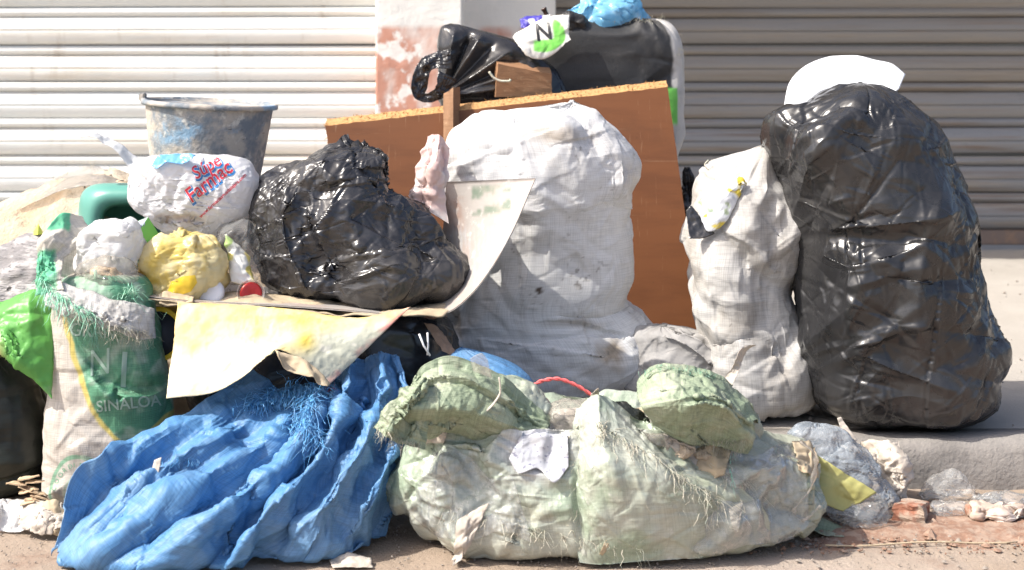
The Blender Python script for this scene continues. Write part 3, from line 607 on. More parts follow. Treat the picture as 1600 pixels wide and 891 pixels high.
# central white sack
def white_paint(qx, qy, T):
    n = vnoise(T, 14, 201, 4); n2 = vnoise(T, 50, 203, 3); c = np.broadcast_to(np.array([.73, .725, .715]), T.shape).copy()
    f = (sstep(.0, .5, n) * .35)[..., None]; c = c * (1 - f) + np.array([.54, .51, .47]) * f
    def blot(x, y, rx, ry, col, k):
        nonlocal c
        f = (np.clip(1.25 * np.exp(-((qx - x) / rx) ** 2 - ((qy - y) / ry) ** 2) + .55 * n + .35 * n2 - .35, 0, 1) * k)[..., None]; c = c * (1 - f) + np.array(col) * f
    blot(962, 552, 34, 30, (.3, .22, .13), .8); blot(860, 214, 55, 14, (.36, .28, .19), .7); blot(900, 505, 60, 8, (.33, .27, .2), .6); blot(930, 580, 50, 14, (.3, .25, .19), .5); blot(760, 575, 90, 20, (.38, .35, .31), .6); blot(985, 290, 14, 40, (.42, .33, .24), .5)
    f = (1 - sstep(4, 6, np.hypot(qx - 843, (qy - 453) * .8)))[..., None]; c = c * (1 - f) + np.array([.1, .07, .05]) * f
    sp = (sstep(.5, .6, vnoise(T, 120, 207, 1)) * sstep(.1, .4, n))[..., None] * .6; return c * (1 - sp) + np.array([.16, .14, .12]) * sp
ws = bag('woven_sack', [(163, 860, 925), (172, 800, 940), (190, 730, 952), (205, 700, 962), (235, 700, 985), (270, 706, 996), (320, 720, 972), (380, 712, 974), (430, 700, 978), (470, 690, 968), (500, 684, 988), (540, 684, 1030), (575, 705, 1036), (600, 745, 1005), (615, 800, 950), (g(4.45), 830, 920)],
    4.45, .19, M['white_sack'], paint=white_paint, ridges=[
    ([(800, 200), (880, 195), (960, 215), (990, 265)], .035, 20, 26), ([(700, 250), (760, 225), (800, 240), (850, 330)], .03, 16, 22), ([(790, 180), (795, 240)], .02, 10, 30), ([(860, 235), (884, 262), (908, 325)], .03, 40, 14), ([(905, 250), (960, 240)], .02, 10, 18),
    ([(985, 265), (970, 300), (975, 325)], .03, 10, 14), ([(960, 240), (955, 300), (950, 330)], -.03, 12, 12), ([(868, 492), (930, 496), (975, 485)], -.04, 6, 14), ([(700, 520), (800, 530), (900, 530)], -.008, 6, 8), ([(700, 545), (800, 552), (960, 560)], -.008, 6, 8), ([(720, 570), (840, 580), (940, 580)], -.008, 6, 8), ([(990, 490), (1010, 530), (1015, 560)], .03, 24, 24)],
    nu=340, nv=300, rk=.3, seed=3, crease=[(60, .022, .3, .09)], fine=[(120, .007, .14, .025), (400, .0025, .06, .007)], **SACK)
tag(ws, 'full white woven sack slumped open in front of the orange board', 'sack')
# crumpled black bag on the sheet
bb = bag('bin_bag', [(230, 545, 590), (240, 490, 615), (256, 455, 618), (290, 410, 622), (320, 398, 650), (360, 393, 690), (400, 395, 716), (430, 402, 730), (450, 415, 730), (466, 440, 700)],
    4.16, .19, M['black'], ridges=[
    ([(400, 310), (440, 270), (520, 250), (570, 232)], 0.021, 20, 16), ([(500, 290), (560, 262), (610, 262)], 0.032, 16, 9), ([(500, 300), (560, 280), (610, 285), (640, 310)], -0.042, 14, 12), ([(530, 312), (600, 318), (660, 330)], 0.035, 12, 30), ([(540, 318), (560, 380), (545, 440)], 0.021, 8, 26), ([(520, 330), (510, 390), (530, 440)], -0.021, 20, 10),
    ([(462, 300), (440, 350), (460, 420), (480, 465)], 0.042, 9, 14), ([(470, 300), (475, 350), (500, 420)], -0.049, 10, 14), ([(480, 330), (478, 360)], 0.035, 8, 8), ([(430, 345), (415, 400)], -0.021, 12, 12), ([(620, 335), (700, 420), (730, 440)], 0.021, 14, 20), ([(545, 440), (620, 390), (690, 370)], 0.021, 18, 16), ([(500, 410), (520, 425)], 0.021, 8, 8), ([(620, 290), (650, 320)], 0.021, 8, 8)],
    zmin=None, nu=380, nv=280, rk=.35, seed=12, crease=[(60, .024, .24, .07)], fine=[(110, .009, .13, .018), (600, .003, .07, .0055)], **PLASTIC)
tag(bb, 'crumpled black bin bag lying on the bent sheet beside the pharmacy bag', 'trash bag')
# blue sack in front
BD = 3.74
bulk_rows = [(610, 500, 600, .02), (640, 420, 612, .02), (690, 330, 612, .02), (740, 270, 612, .01), (780, 220, 608), (g(BD, ZR) - 5, 160, 596), (g(BD, ZR), 170, 590)]
def drape(name, curves, dhem, dtop, bulge, mat_, nv, nu, ex, seed, parent=None, zmin=None, fine=(), paint=None, shape=None, **kw):
    # curves: photo-pixel lines that run along the folds, from the hem to the gather; the cloth is gathered across them
    K = np.array([spline(c, nu) for c in curves]); q = np.linspace(0, len(curves) - 1, nv); k = np.arange(len(curves)); G = np.zeros((nv, nu, 2))
    for a in range(nu):
        for b in range(2): G[:, a, b] = pchip(k, K[:, a, b], q)
    s = (q / q[-1])[:, None]; t = np.linspace(0, 1, nu)[None]
    dh = np.interp(s, np.linspace(0, 1, len(dhem)), dhem); dt = np.interp(s, np.linspace(0, 1, len(dtop)), dtop)
    d = dh * (1 - t) + dt * t - bulge * np.sin(np.pi * t ** .8) * np.sin(np.pi * np.clip(s, .02, .98)) ** .6
    T = px(G[..., 0], G[..., 1], d)
    if shape is not None: T = shape(T, s, t)
    if zmin is not None: T[..., 2] = np.maximum(T[..., 2], zmin + .003)
    return sheet(name, T, mat_, .002, parent, ex=ex, seed=seed, zmin=zmin, fine=fine, paint=paint, **kw)
def blue_shape(T, s, t):
    # the deep folds: each a ridge line that wanders and fades towards the gather
    w = .05 * vnoise(T, 4, 3, 2) + .03 * np.sin(3 * t + 1); D = np.zeros(T.shape[:2])
    for c, a, wd, t0, t1 in ((.03, .05, .035, .0, .75), (.13, -.07, .05, .1, .6), (.2, .05, .03, .05, .8), (.29, .045, .03, 0, .9), (.36, -.04, .03, .1, .8), (.44, .07, .05, 0, 1.), (.53, -.06, .035, .05, .8), (.585, .075, .035, .0, 1.1), (.67, -.06, .05, .1, 1.), (.76, .05, .05, .25, 1.1), (.85, -.035, .04, .2, 1), (.92, .04, .03, .2, 1.1)):
        q = np.abs(s + w - c) / wd; D += a * np.exp(-q ** 1.3) * sstep(t0 - .15, t0 + .1, t) * (1 - sstep(t1 - .15, t1 + .1, t))
    T = T.copy(); T[..., 1] -= D * .8; T[..., 2] += D * .45 * sstep(.05, .2, t); return T
blue = drape('woven_sack', [
    [(92, 868), (104, 815), (122, 764), (190, 708), (290, 650), (400, 580)], [(112, 880), (150, 840), (200, 790), (262, 725), (345, 672), (430, 610)], [(160, 888), (240, 850), (300, 815), (395, 745), (450, 690), (478, 610)],
    [(300, 890), (370, 850), (426, 790), (480, 728), (517, 660), (528, 592)], [(430, 886), (470, 830), (510, 760), (545, 690), (562, 620), (566, 566)], [(540, 876), (566, 810), (590, 740), (605, 670), (612, 610), (604, 556)], [(604, 850), (620, 800), (634, 740), (640, 670), (640, 620), (624, 566)]],
    [3.55, 3.49, 3.465, 3.46, 3.465, 3.5, 3.62], [3.84, 3.84, 3.82, 3.84, 3.86, 3.87, 3.88], .12, M['blue'], 300, 260, (.015, .22), 21, shape=blue_shape, zmin=ZR + .003,
    levels=(6, 3, 1.5), iters=(120, 70, 40), pull=(.006, .01, .012), bend=(.09, .06, .03), noise=.02, nscale=6, vary=.6, vscale=4, fine=[(34, .016, .2, .06), (120, .007, .14, .02, (1, 0, .8), .45), (500, .0016, .05, .005)])
tag(blue, 'blue woven plastic sack heaped in long diagonal folds with a frayed mouth', 'sack')
bulk = bag('stuffing', bulk_rows, BD + .12, .13, M['blue'], parent=blue, zmin=ZR + .002, nu=160, nv=110, seed=22, kdep=.9, **SACK)
# the pale green torn sack in front
GD = 3.69
def green_paint(qx, qy, T):
    n = vnoise(T, 9, 31, 4); n2 = vnoise(T, 22, 33, 3); base = np.array([.31, .375, .28]); pale = np.array([.46, .485, .42]); dusty = np.array([.42, .4, .32]); ol = np.array([.2, .235, .145])
    f = sstep(-.2, .35, n)[..., None]; c = base * (1 - f) + pale * f
    f = (sstep(.1, .5, n2) * .4)[..., None]; c = c * (1 - f) + dusty * f
    f = (sstep(950, 1150, qx) * .65 * sstep(-.6, .2, n2 + .3))[..., None]; c = c * (1 - f) + (ol * .6 + dusty * .4) * f
    f = (np.exp(-((qx - 835) / 42) ** 2 - ((qy - 705) / 45) ** 2) * 1.3).clip(0, .85)[..., None]; c = c * (1 - f) + np.array([.5, .5, .54]) * f
    return c
front = bag('torn_sack', [(640, 668, 1150), (652, 654, 1168), (680, 640, 1200), (700, 632, 1240), (740, 622, 1270), (780, 626, 1285), (810, 640, 1280), (g(GD, ZR) - 4, 665, 1262), (g(GD, ZR), 690, 1240)],
    GD, .225, M['front_green'], paint=green_paint, zmin=ZR + .002, ridges=[
    ([(880, 660), (895, 700), (893, 800), (905, 880)], .03, 12, 40), ([(870, 650), (860, 700), (850, 740)], -.05, 30, 10), ([(690, 690), (770, 720), (765, 740)], .03, 16, 8), ([(680, 690), (700, 740), (740, 775)], -.03, 16, 16), ([(745, 770), (700, 800), (680, 850)], -.035, 14, 12), ([(760, 745), (830, 740), (880, 760)], .03, 16, 16),
    ([(930, 720), (960, 690), (1010, 670)], -.03, 12, 12), ([(920, 740), (970, 715), (1015, 700)], .03, 10, 12), ([(900, 660), (960, 655), (1000, 660)], .03, 14, 18), ([(1000, 770), (1080, 800), (1180, 830)], .02, 14, 14), ([(1050, 690), (1100, 680), (1150, 690)], -.04, 14, 16), ([(1120, 780), (1180, 740), (1240, 700)], .025, 14, 14), ([(840, 800), (900, 790)], .02, 14, 14), ([(820, 780), (800, 850)], -.025, 12, 14), ([(1240, 700), (1262, 740), (1270, 800)], .02, 10, 14)],
    nu=520, nv=320, caps=(60, 6), cap_lift=-46, rk=.35, seed=31, crease=[(80, .026, .16, .05)], fine=[(220, .008, .09, .016), (900, .0032, .05, .006)], **PLASTIC)
tag(front, 'torn pale green plastic sack in front of the blue sack on the road', 'sack')
# ------------------------------------------------------------------ left hand side
SKD = 3.93
def sack_paint(qx, qy, T):
    n = vnoise(T, 30, 61, 3); nn = vnoise(T, 10, 63, 3)
    beige = np.array([.52, .48, .43]); green = np.array([.09, .27, .16]); yel = np.array([.58, .48, .14]); pale = np.array([.5, .58, .48])
    left = pchip([300, 430, 500, 560, 620, 660, 690, 700], [70, 84, 105, 122, 140, 162, 192, 205], qy)
    right = pchip([300, 600, 640, 665, 690, 700], [420, 330, 268, 240, 215, 205], qy)
    e = n * 3; inn = sstep(-2, 2, qx - left + e) * sstep(-2, 2, right - qx + e) * (qy < 699)
    yb = sstep(-2, 2, qx - left + 9 + e) * sstep(-2, 2, right + 10 - qx + e) * (qy < 712) * sstep(460, 520, qy)
    c = np.broadcast_to(beige, T.shape).copy()
    c = c * (1 - yb[..., None]) + yel * yb[..., None]
    gcol = green * (1 + .25 * nn[..., None]); wf = (sstep(-.25, .4, n + nn) * .55)[..., None]; gcol = gcol * (1 - wf) + pale * wf
    c = c * (1 - inn[..., None]) + gcol * inn[..., None]
    f = (1 - sstep(426, 434, qy))[..., None]; c = c * (1 - f) + np.array([.3, .27, .23]) * f  # closed top painted dark beige, standing in for the shaded inside
    rr = np.sqrt(((qx - 124) / 46) ** 2 + ((qy - 778) / 66) ** 2)          # faded round emblem
    ring = np.zeros_like(rr)
    for a, w, k in ((1., .07, .8), (.52, .05, .5), (.38, .05, .5), (.22, .08, .6)): ring = np.maximum(ring, k * (1 - sstep(w * .6, w, np.abs(rr - a))))
    ring *= (qy < 800) * sstep(-.5, .1, nn + .35); f = ring[..., None]; c = c * (1 - f) + np.array([.16, .4, .25]) * f
    f = ((rr < .95) * .3)[..., None]; c = c * (1 - f) + np.array([.62, .62, .56]) * f
    return c
T_rows = [(425, 92, 236), (470, 82, 240), (520, 79, 250), (580, 78, 262), (640, 74, 268), (700, 70, 262), (750, 68, 240), (785, 66, 214), (g(SKD, ZR), 70, 205)]
root = empty('printed_sack', px(155, g(SKD, ZR), SKD)); tag(root, 'open green and beige printed grain sack with a rolled frayed rim', 'sack')
sk = bag('sack_body', T_rows, SKD, .115, M['print_sack'], parent=root, paint=sack_paint, zmin=ZR + .002, nu=320, nv=320, seed=41, ridges=[
    ([(135, 560), (165, 598), (215, 608), (262, 600)], -.03, 14, 7), ([(140, 575), (175, 615), (225, 618), (262, 606)], .03, 8, 20), ([(180, 610), (190, 625)], -.02, 6, 6), ([(120, 690), (150, 740)], .01, 14, 14)], crease=[(25, .008, .1, .03)], fine=[(110, .003, .08, .014), (120, .0012, .04, .007)], **dict(SACK, pull=(.02, .03, .03)))
bsk = bvh(sk)
lettering('GRAN', 108, 524, 20, -4, bsk, M['ink_pale'], sk, sx=.9, bold=.01)
lettering('N', 138, 588, 40, 8, bsk, M['ink_pale'], sk, sx=.8, shear=.2); lettering('1', 172, 604, 56, -3, bsk, M['ink_pale'], sk, sx=1.)
lettering('SINALOA', 151, 644, 17, 6, bsk, M['ink_pale'], sk, sx=1.0, bold=.012)
for i, (ch, a) in enumerate(zip('COORDINADORA', np.linspace(165, 20, 12))):
    t = math.radians(a); lettering(ch, 124 + 36 * math.cos(t) - 3, 778 - 51 * math.sin(t) + 3, 7, a - 90, bsk, M['ink_green'], sk, mx=4)
# rolled rim: a loose roll of sack around the mouth
rim = spline([(64, 452), (62, 410), (78, 362), (104, 340), (122, 352), (150, 372)], 40); fr = spline([(66, 440), (82, 452), (120, 472), (165, 492), (205, 502), (238, 512)], 60)
def roll(name, pts, d0, d1, rad, mat_, paint, seed, par):
    n = len(pts); dd = np.linspace(d0, d1, n); P = px(pts[:, 0], pts[:, 1], dd); t = np.gradient(P, axis=0); t /= np.linalg.norm(t, axis=1, keepdims=True)
    up = np.array([0, -.3, 1.]); s = np.cross(t, up); s /= np.linalg.norm(s, axis=1, keepdims=True); w = np.cross(s, t); m = 36
    th = np.linspace(0, 2*np.pi, m, endpoint=False); rr = (np.interp(np.linspace(0, 1, n), np.linspace(0, 1, len(rad)), rad))[:, None, None]
    G = P[:, None] + rr * (np.cos(th)[None, :, None] * s[:, None] + np.sin(th)[None, :, None] * w[:, None])
    X = wrinkle(G, True, seed=seed, levels=(2, 1), iters=(50, 40), pull=(.01, .02), bend=(.03, .015), ex=(.1, .22), noise=.006, nscale=60)
    qx, qy = topx(G); c = paint(qx, qy, G).reshape(-1, 3); V = np.vstack([X.reshape(-1, 3), X[0].mean(0), X[-1].mean(0)]); N0 = n * m
    Fc = grid_faces(n, m, True).reshape(-1, 4).tolist() + [[j, N0, (j+1) % m] for j in range(m)] + [[(n-1)*m + j, (n-1)*m + (j+1) % m, N0+1] for j in range(m)]
    return mesh_obj(name, V, Fc, mat_, par, col=np.vstack([c, c[0], c[-1]]), uv=np.vstack([uv_of(G, True), [[0, 0], [0, 0]]]))
def rim_paint(qx, qy, T):
    gr = np.array([.1, .42, .24]); be = np.array([.56, .52, .45]); n = vnoise(T, 40, 5, 2) * 4
    f = ((sstep(388, 392, qy + n) * (1 - sstep(470, 480, qy))) * (1 - sstep(84, 92, qx)) + (1 - sstep(358, 364, qy + n)) * (1 - sstep(108, 112, qx))).clip(0, 1)[..., None]; return be * (1 - f) + gr * f
rl = scrap('rolled_rim', [(56, 462), (50, 425), (58, 385), (78, 354), (100, 335), (128, 340)], [(98, 452), (94, 428), (100, 405), (112, 390), (126, 380), (146, 374)], [3.83, 3.84, 3.87, 3.91, 3.96, 4.0], [3.8, 3.83, 3.87, 3.92, 3.97, 4.01], M['print_sack'], root, n=(34, 90), seed=3, paint=rim_paint, bulge=.014, cr=34, crease=1.1, ex=(.04, .1), thick=.004)
rf = scrap('rolled_rim', [(62, 436), (90, 440), (130, 452), (175, 468), (215, 476), (240, 484)], [(72, 476), (105, 494), (145, 510), (185, 520), (220, 530), (243, 528)], [3.84, 3.83, 3.82, 3.81, 3.82, 3.86], [3.79, 3.78, 3.775, 3.775, 3.79, 3.84], M['grey_sack'], root, n=(50, 110), seed=4, bulge=.035, cr=40, crease=.45, ex=(.04, .1), thick=.006)
back = scrap('rim_back', [(104, 338), (125, 352), (160, 372), (200, 380)], [(95, 430), (130, 440), (170, 445), (210, 450)], [3.98, 4.0, 4.03, 4.03], [3.96, 3.98, 4., 4.], M['grey_sack'], root, seed=6)
b1 = bvh(rl); b2 = bvh(rf)
threads('frayed_threads', b1, [(62, 430), (75, 450)], M['green_thread'], root, 70, (.02, .06), .0013, (.5, -.3, -1), .5, .8, 5)
threads('frayed_threads', b2, [(70, 445), (90, 458), (120, 478), (150, 492)], M['green_thread'], root, 170, (.02, .07), .0013, (.5, -.3, -1), .5, .8, 7)
threads('frayed_threads', b2, [(110, 482), (160, 505), (200, 515), (236, 522)], M['pale_thread'], root, 170, (.012, .04), .0011, (.3, -.3, -1), .5, .9, 8)
threads('frayed_threads', b2, [(140, 500), (150, 508)], M['green_thread'], root, 26, (.03, .055), .0012, (.15, -.2, -1), .15, .4, 9)
# what sticks out of the sack
wl_ = bag('knotted_bag', [(344, 165, 205), (352, 140, 216), (370, 124, 222), (392, 118, 222), (410, 118, 216), (424, 130, 205)], 3.97, .06, M['white_film'], zmin=None, nu=110, nv=80, seed=51, crease=[(16, .008, .05, .015)], fine=[(60, .003, .03, .007)], **SMALL)
tag(wl_, 'white knotted plastic bag tucked into the mouth of the printed sack', 'plastic bag')
cb = bag('clear_bag', [(402, 140, 190), (415, 122, 206), (432, 120, 210), (448, 128, 206), (462, 150, 195)], 3.9, .04, M['film_dusty'], zmin=None, nu=90, nv=60, seed=52, **SMALL)
tag(cb, 'dusty clear bag of food scraps under the white knotted bag', 'plastic bag')
fs = bag('food_scraps', [(418, 150, 185), (430, 140, 195), (445, 145, 195), (455, 160, 185)], 3.91, .025, M['husk'], zmin=None, nu=50, nv=30, seed=53, **SMALL); tag(fs, 'brown food scraps inside the dusty clear bag', 'food')
tw = tubes('green_stalk', [px(np.array([151, 150, 149]), np.array([462, 440, 422]), np.array([3.86, 3.86, 3.86]))], [.0045], M['ink_green'], sides=8); tag(tw, 'short green stalk poking from the printed sack', 'stalk')
tf = bag('twine_tuft', [(462, 188, 208), (470, 180, 216), (482, 182, 220)], 3.87, .015, mat('green_tuft', (.12, .4, .22), .6, bump=[(90, .003)]), zmin=None, nu=50, nv=30, seed=54, **SMALL); tag(tf, 'frayed tuft of mint green twine at the rim of the printed sack', 'twine')
threads('strand', bvh(tf), [(184, 470), (195, 466), (212, 470)], M['green_thread'], tf, 90, (.04, .085), .0011, (.1, -.3, .8), .75, .9, 11, droop=.5)
# carton
def carton():
    o = np.array(px(214, 372, 4.02)); ax = np.array([.86, -.25, .35]); ax /= np.linalg.norm(ax); up = np.array([-.3, -.35, .9]); up -= ax * up.dot(ax); up /= np.linalg.norm(up); w = np.cross(ax, up)
    V = []; 
    for a, b, c in [(i, j, k) for i in (-1, 1) for j in (-1, 1) for k in (-1, 1)]: V.append(o + ax * a * .04 + up * b * .03 + w * c * .035)
    Fc = [[0, 1, 3, 2], [4, 6, 7, 5], [0, 4, 5, 1], [2, 3, 7, 6], [0, 2, 6, 4], [1, 5, 7, 3]]
    c = mesh_obj('drink_carton', V, Fc, M['white_solid'], smooth=False, mats=[M['ink_lime'], M['ink_pale']], midx=[0, 1, 0, 2, 0, 0]); return c
ct = tag(carton(), 'small white and green drink carton behind the knotted white bag', 'carton'); bct = bvh(ct)
for cx, cy in ((207, 352), (221, 350)):
    pts = [(cx + 6 * math.cos(a), cy + 5 * math.sin(a)) for a in np.linspace(0, 2*math.pi, 12, endpoint=False)]; printed('round_print', pts, bct, M['ink_grey'], ct, .001)
# dark bag, green film and grey mat at the very edge
db = bag('dark_sack', [(500, -90, -10), (540, -110, 22), (600, -130, 62), (650, -140, 74), (700, -140, 74), (750, -130, 62), (g(4.0, ZR) - 4, -120, 40), (g(4.0, ZR), -100, 30)], 4.0, .12, M['dark'], zmin=ZR + .002, nu=220, nv=200, seed=55, crease=[(25, .012, .2, .03, (1, 0, .1), .7)], **PLASTIC)
tag(db, 'dark green black sack slumped beside the printed sack', 'sack')
def gpaint(qx, qy, T):
    n = vnoise(T, 18, 71, 3); e = n * 14; k = (qy - (470 + (qx + 10) * .2)) - (qx + 10) * 1.35
    gr = np.array([.14, .42, .09]); ye = np.array([.68, .56, .28]); f = sstep(28, 62, k + e)[..., None]; c = gr * (1 - f) + ye * f; d2 = sstep(.35, .5, vnoise(T, 26, 74, 2))[..., None] * .5 * f; return c * (1 - d2) + np.array([.3, .2, .1]) * d2
gf = scrap('green_film_bag', [(-70, 500), (0, 478), (40, 460), (84, 448)], [(-60, 540), (10, 550), (50, 590), (80, 622)], [3.96, 3.94, 3.92, 3.9], [3.84, 3.82, 3.82, 3.82], M['bright_green'], n=(60, 70), seed=57, paint=gpaint, bulge=.04, cr=30, thick=.0015)
tag(gf, 'bright green and yellow printed film sheet draped over the dark sack', 'plastic sheet')
gm = scrap('weathered_mat', [(-60, 415), (10, 382), (60, 366), (118, 365)], [(-60, 505), (0, 475), (60, 462), (130, 445)], [4.1, 4.1, 4.1, 4.08], [3.96, 3.96, 3.96, 3.96], M['charred'], n=(50, 70), seed=58, bulge=.03, cr=24, thick=.006, ex=(.08, .12))
tag(gm, 'grey weathered mat scrap folded over beside the printed sack', 'mat')
lm = mesh_obj('fruit_wedge', np.array([px(49, 367, 4.1), px(69, 366, 4.1), px(60, 350, 4.12), px(59, 367, 4.07)]), [[0, 1, 2], [0, 3, 1], [1, 3, 2], [0, 2, 3]], M['lime'], smooth=False); tag(lm, 'tiny yellow green wedge lying on the grey mat', 'fruit scrap')
# dirt heap
def heap():
    xs = np.linspace(-2.4, -.5, 150); ys = np.linspace(4.2, 5.15, 90); X, Y = np.meshgrid(xs, ys)
    hx = pchip([-2.4, -2.0, -1.55, -1.35, -1.22, -1.08, -.9, -.7, -.5], [.2, .45, .57, .62, .665, .6, .5, .4, .02], X)
    P = np.stack([X, Y], -1); t = np.clip(1 - ((Y - 4.68) / .5) ** 2, 0, 1); Z = hx * t ** .65 + (.03 * vnoise(P, 6, 4, 4) + .015 * vnoise(P, 25, 6, 2)) * t ** .5; Z[t <= 0] = -.02
    return mesh_obj('dirt_heap', np.stack([X, Y, Z], -1).reshape(-1, 3), grid_faces(90, 150, False).reshape(-1, 4).tolist(), M['dirt'])
hp = tag(heap(), 'pale dry dirt heap behind the printed sack under the bucket', 'dirt heap'); bh = bvh(hp)
ff = scrap('dusty_film', [(40, 305), (90, 276), (140, 258), (195, 274)], [(30, 325), (80, 305), (130, 290), (185, 292)], [4.75, 4.72, 4.72, 4.7], [4.5, 4.5, 4.5, 4.5], M['film_dusty'], n=(24, 50), seed=60, cr=8); tag(ff, 'dusty torn film lying along the top of the dirt heap', 'plastic film')
threads('fibre', bvh(ff), [(80, 285), (110, 272), (140, 262), (180, 272)], M['pale_thread'], ff, 70, (.02, .07), .0006, (0, 0, 1), .6, .8, 15)
r = random.Random(5); V, Fc = [], []
for k in range(46):
    h, n = hit(bh, r.gauss(163, 14), r.gauss(284, 6))
    if h is None: continue
    s = r.uniform(.003, .008); b0 = len(V); V += [tuple(h + Vector((r.uniform(-1, 1), r.uniform(-1, 1), r.uniform(-.6, 1))) * s) for _ in range(4)]; Fc += [[b0, b0+1, b0+2], [b0, b0+2, b0+3], [b0, b0+3, b0+1], [b0+1, b0+3, b0+2]]
tag(mesh_obj('char_crumbs', V, Fc, M['ink_black'], smooth=False), 'black crumbs scattered on the dirt heap beside the teal tub', 'crumbs', kind='stuff')
# cement bucket
def bucket():
    c = Vector(px(328, 160, 4.56)); root = empty('cement_bucket', c); root.rotation_euler = (0, math.radians(3.2), 0)
    R1, R2, Hh = .196, .140, .37; pr = [(R2 * .9, -Hh), (R2, -Hh + .005)]
    pr += [(R2 + (R1 - .008 - R2) * t, -Hh + Hh * t) for t in np.linspace(.03, .985, 16)]
    inner = [(R1 - .014, -.004), (R1 - .02, -.06), (R1 - .035, -.14), (.001, -.15)]
    b = lathe('body', pr + [(R1 - .009, -.003)] + inner, M['bucket'], 72, None, wob=.012, seed=3)
    b.parent = root; b.location = b.location
    rm = lathe('rim', [(R1 - .009, -.012), (R1 + .003, -.012), (R1 + .005, -.006), (R1 + .003, .001), (R1 - .004, .004), (R1 - .011, .001), (R1 - .012, -.008)], M['bucket'], 72, None, wob=.006, seed=4); rm.parent = root
    lg = box('handle_lug', (-R1 - .012, -.02, -.006), (-R1 + .004, .02, .016), M['bucket'], None, .003); lg.parent = root
    return root
tag(bucket(), 'tapered bucket crusted with cement standing on the dirt heap', 'bucket')
# teal tub on its side
def tub():
    def rr(cx, cy, w, h, d, n=48, p=4.):
        th = np.linspace(0, 2*np.pi, n, endpoint=False); c, s = np.cos(th), np.sin(th); return px(cx + w*np.sign(c)*np.abs(c)**(2/p), cy - h*np.sign(s)*np.abs(s)**(2/p), d)
    R = [rr(185, 350, 20, 20, 4.52), rr(185, 350, 44, 40, 4.51), rr(186, 349, 56, 54, 4.46), rr(188, 350, 66, 64, 4.32), rr(192, 353, 68, 66, 4.27), rr(198, 358, 62, 60, 4.22), rr(205, 363, 55, 50, 4.21), rr(208, 365, 50, 46, 4.23), rr(206, 363, 46, 42, 4.3), rr(200, 360, 38, 36, 4.44), rr(200, 360, 5, 5, 4.45)]
    G = np.array(R); return mesh_obj('plastic_tub', G.reshape(-1, 3), grid_faces(len(R), 48, True).reshape(-1, 4).tolist() + [list(range(48))], M['teal'])
tag(tub(), 'teal plastic tub lying on its side behind the printed sack', 'tub')
# pharmacy carrier bag
def ppaint(qx, qy, T):
    c = np.broadcast_to(np.array([.74, .74, .76]), T.shape).copy(); n = vnoise(T, 16, 81, 3)
    f = (np.exp(-((qx - 275) / 36) ** 2 - ((qy - 345) / 14) ** 2) * sstep(-.2, .3, n))[..., None] * .7; c = c * (1 - f) + np.array([.5, .36, .33]) * f
    f = (np.exp(-((qx - 225) / 16) ** 2 - ((qy - 268) / 8) ** 2))[..., None] * .5; return c * (1 - f) + np.array([.75, .6, .35]) * f
pb = bag('carrier_bag', [(240, 290, 335), (246, 245, 368), (262, 212, 396), (285, 199, 404), (310, 198, 400), (332, 212, 392), (350, 240, 372), (364, 262, 350), (373, 285, 328)], 4.15, .1, M['pharm'], paint=ppaint, zmin=None, nu=240, nv=180, seed=62, ridges=[([(240, 350), (290, 345), (320, 355)], -.02, 10, 10), ([(285, 260), (270, 300), (262, 330)], -.012, 8, 12)], crease=[(14, .006, .08, .03)], fine=[(70, .0025, .05, .01)], **dict(SMALL, auto=.4, pull=(.012, .02, .03)))
tag(pb, 'white pharmacy carrier bag with red and blue lettering in front of the bucket', 'carrier bag'); bpb = bvh(pb)
for txt, x, y, h, rot in (('Súpe', 306, 281, 20, 31), ('Farmac', 299, 318, 23, 38)):
    for m, bo, of in (('ink_blue', .075, .001), ('ink_white', .035, .0018), ('ink_red', .012, .0026)):
        lettering(txt, x + (1.5 if m == 'ink_blue' else 0), y + (2 if m == 'ink_blue' else 0), h, rot, bpb, M[m], pb, off=of, bold=bo, sx=.86, shear=.12, mx=3.)
lettering('www.farmaciasguadalajara.com', 314, 341, 5.4, 43, bpb, M['ink_red'], pb, bold=.02, mx=4)
kn = scrap('blue_hem', [(236, 258), (250, 242), (275, 240), (305, 243)], [(244, 262), (262, 252), (280, 256), (300, 250)], 4.06, 4.045, M['bluefilm'], pb, n=(14, 30), seed=63); kn['label'] = 'bright blue hem of the carrier bag'
st = scrap('plastic_strip', [(118, 212), (150, 206), (180, 216), (205, 236), (232, 256)], [(120, 217), (148, 214), (172, 224), (194, 248), (212, 268)], 4.25, 4.22, M['white_film'], n=(10, 50), seed=64, ex=(.06, .1)); tag(st, 'thin white plastic strip curling from the carrier bag', 'plastic strip')
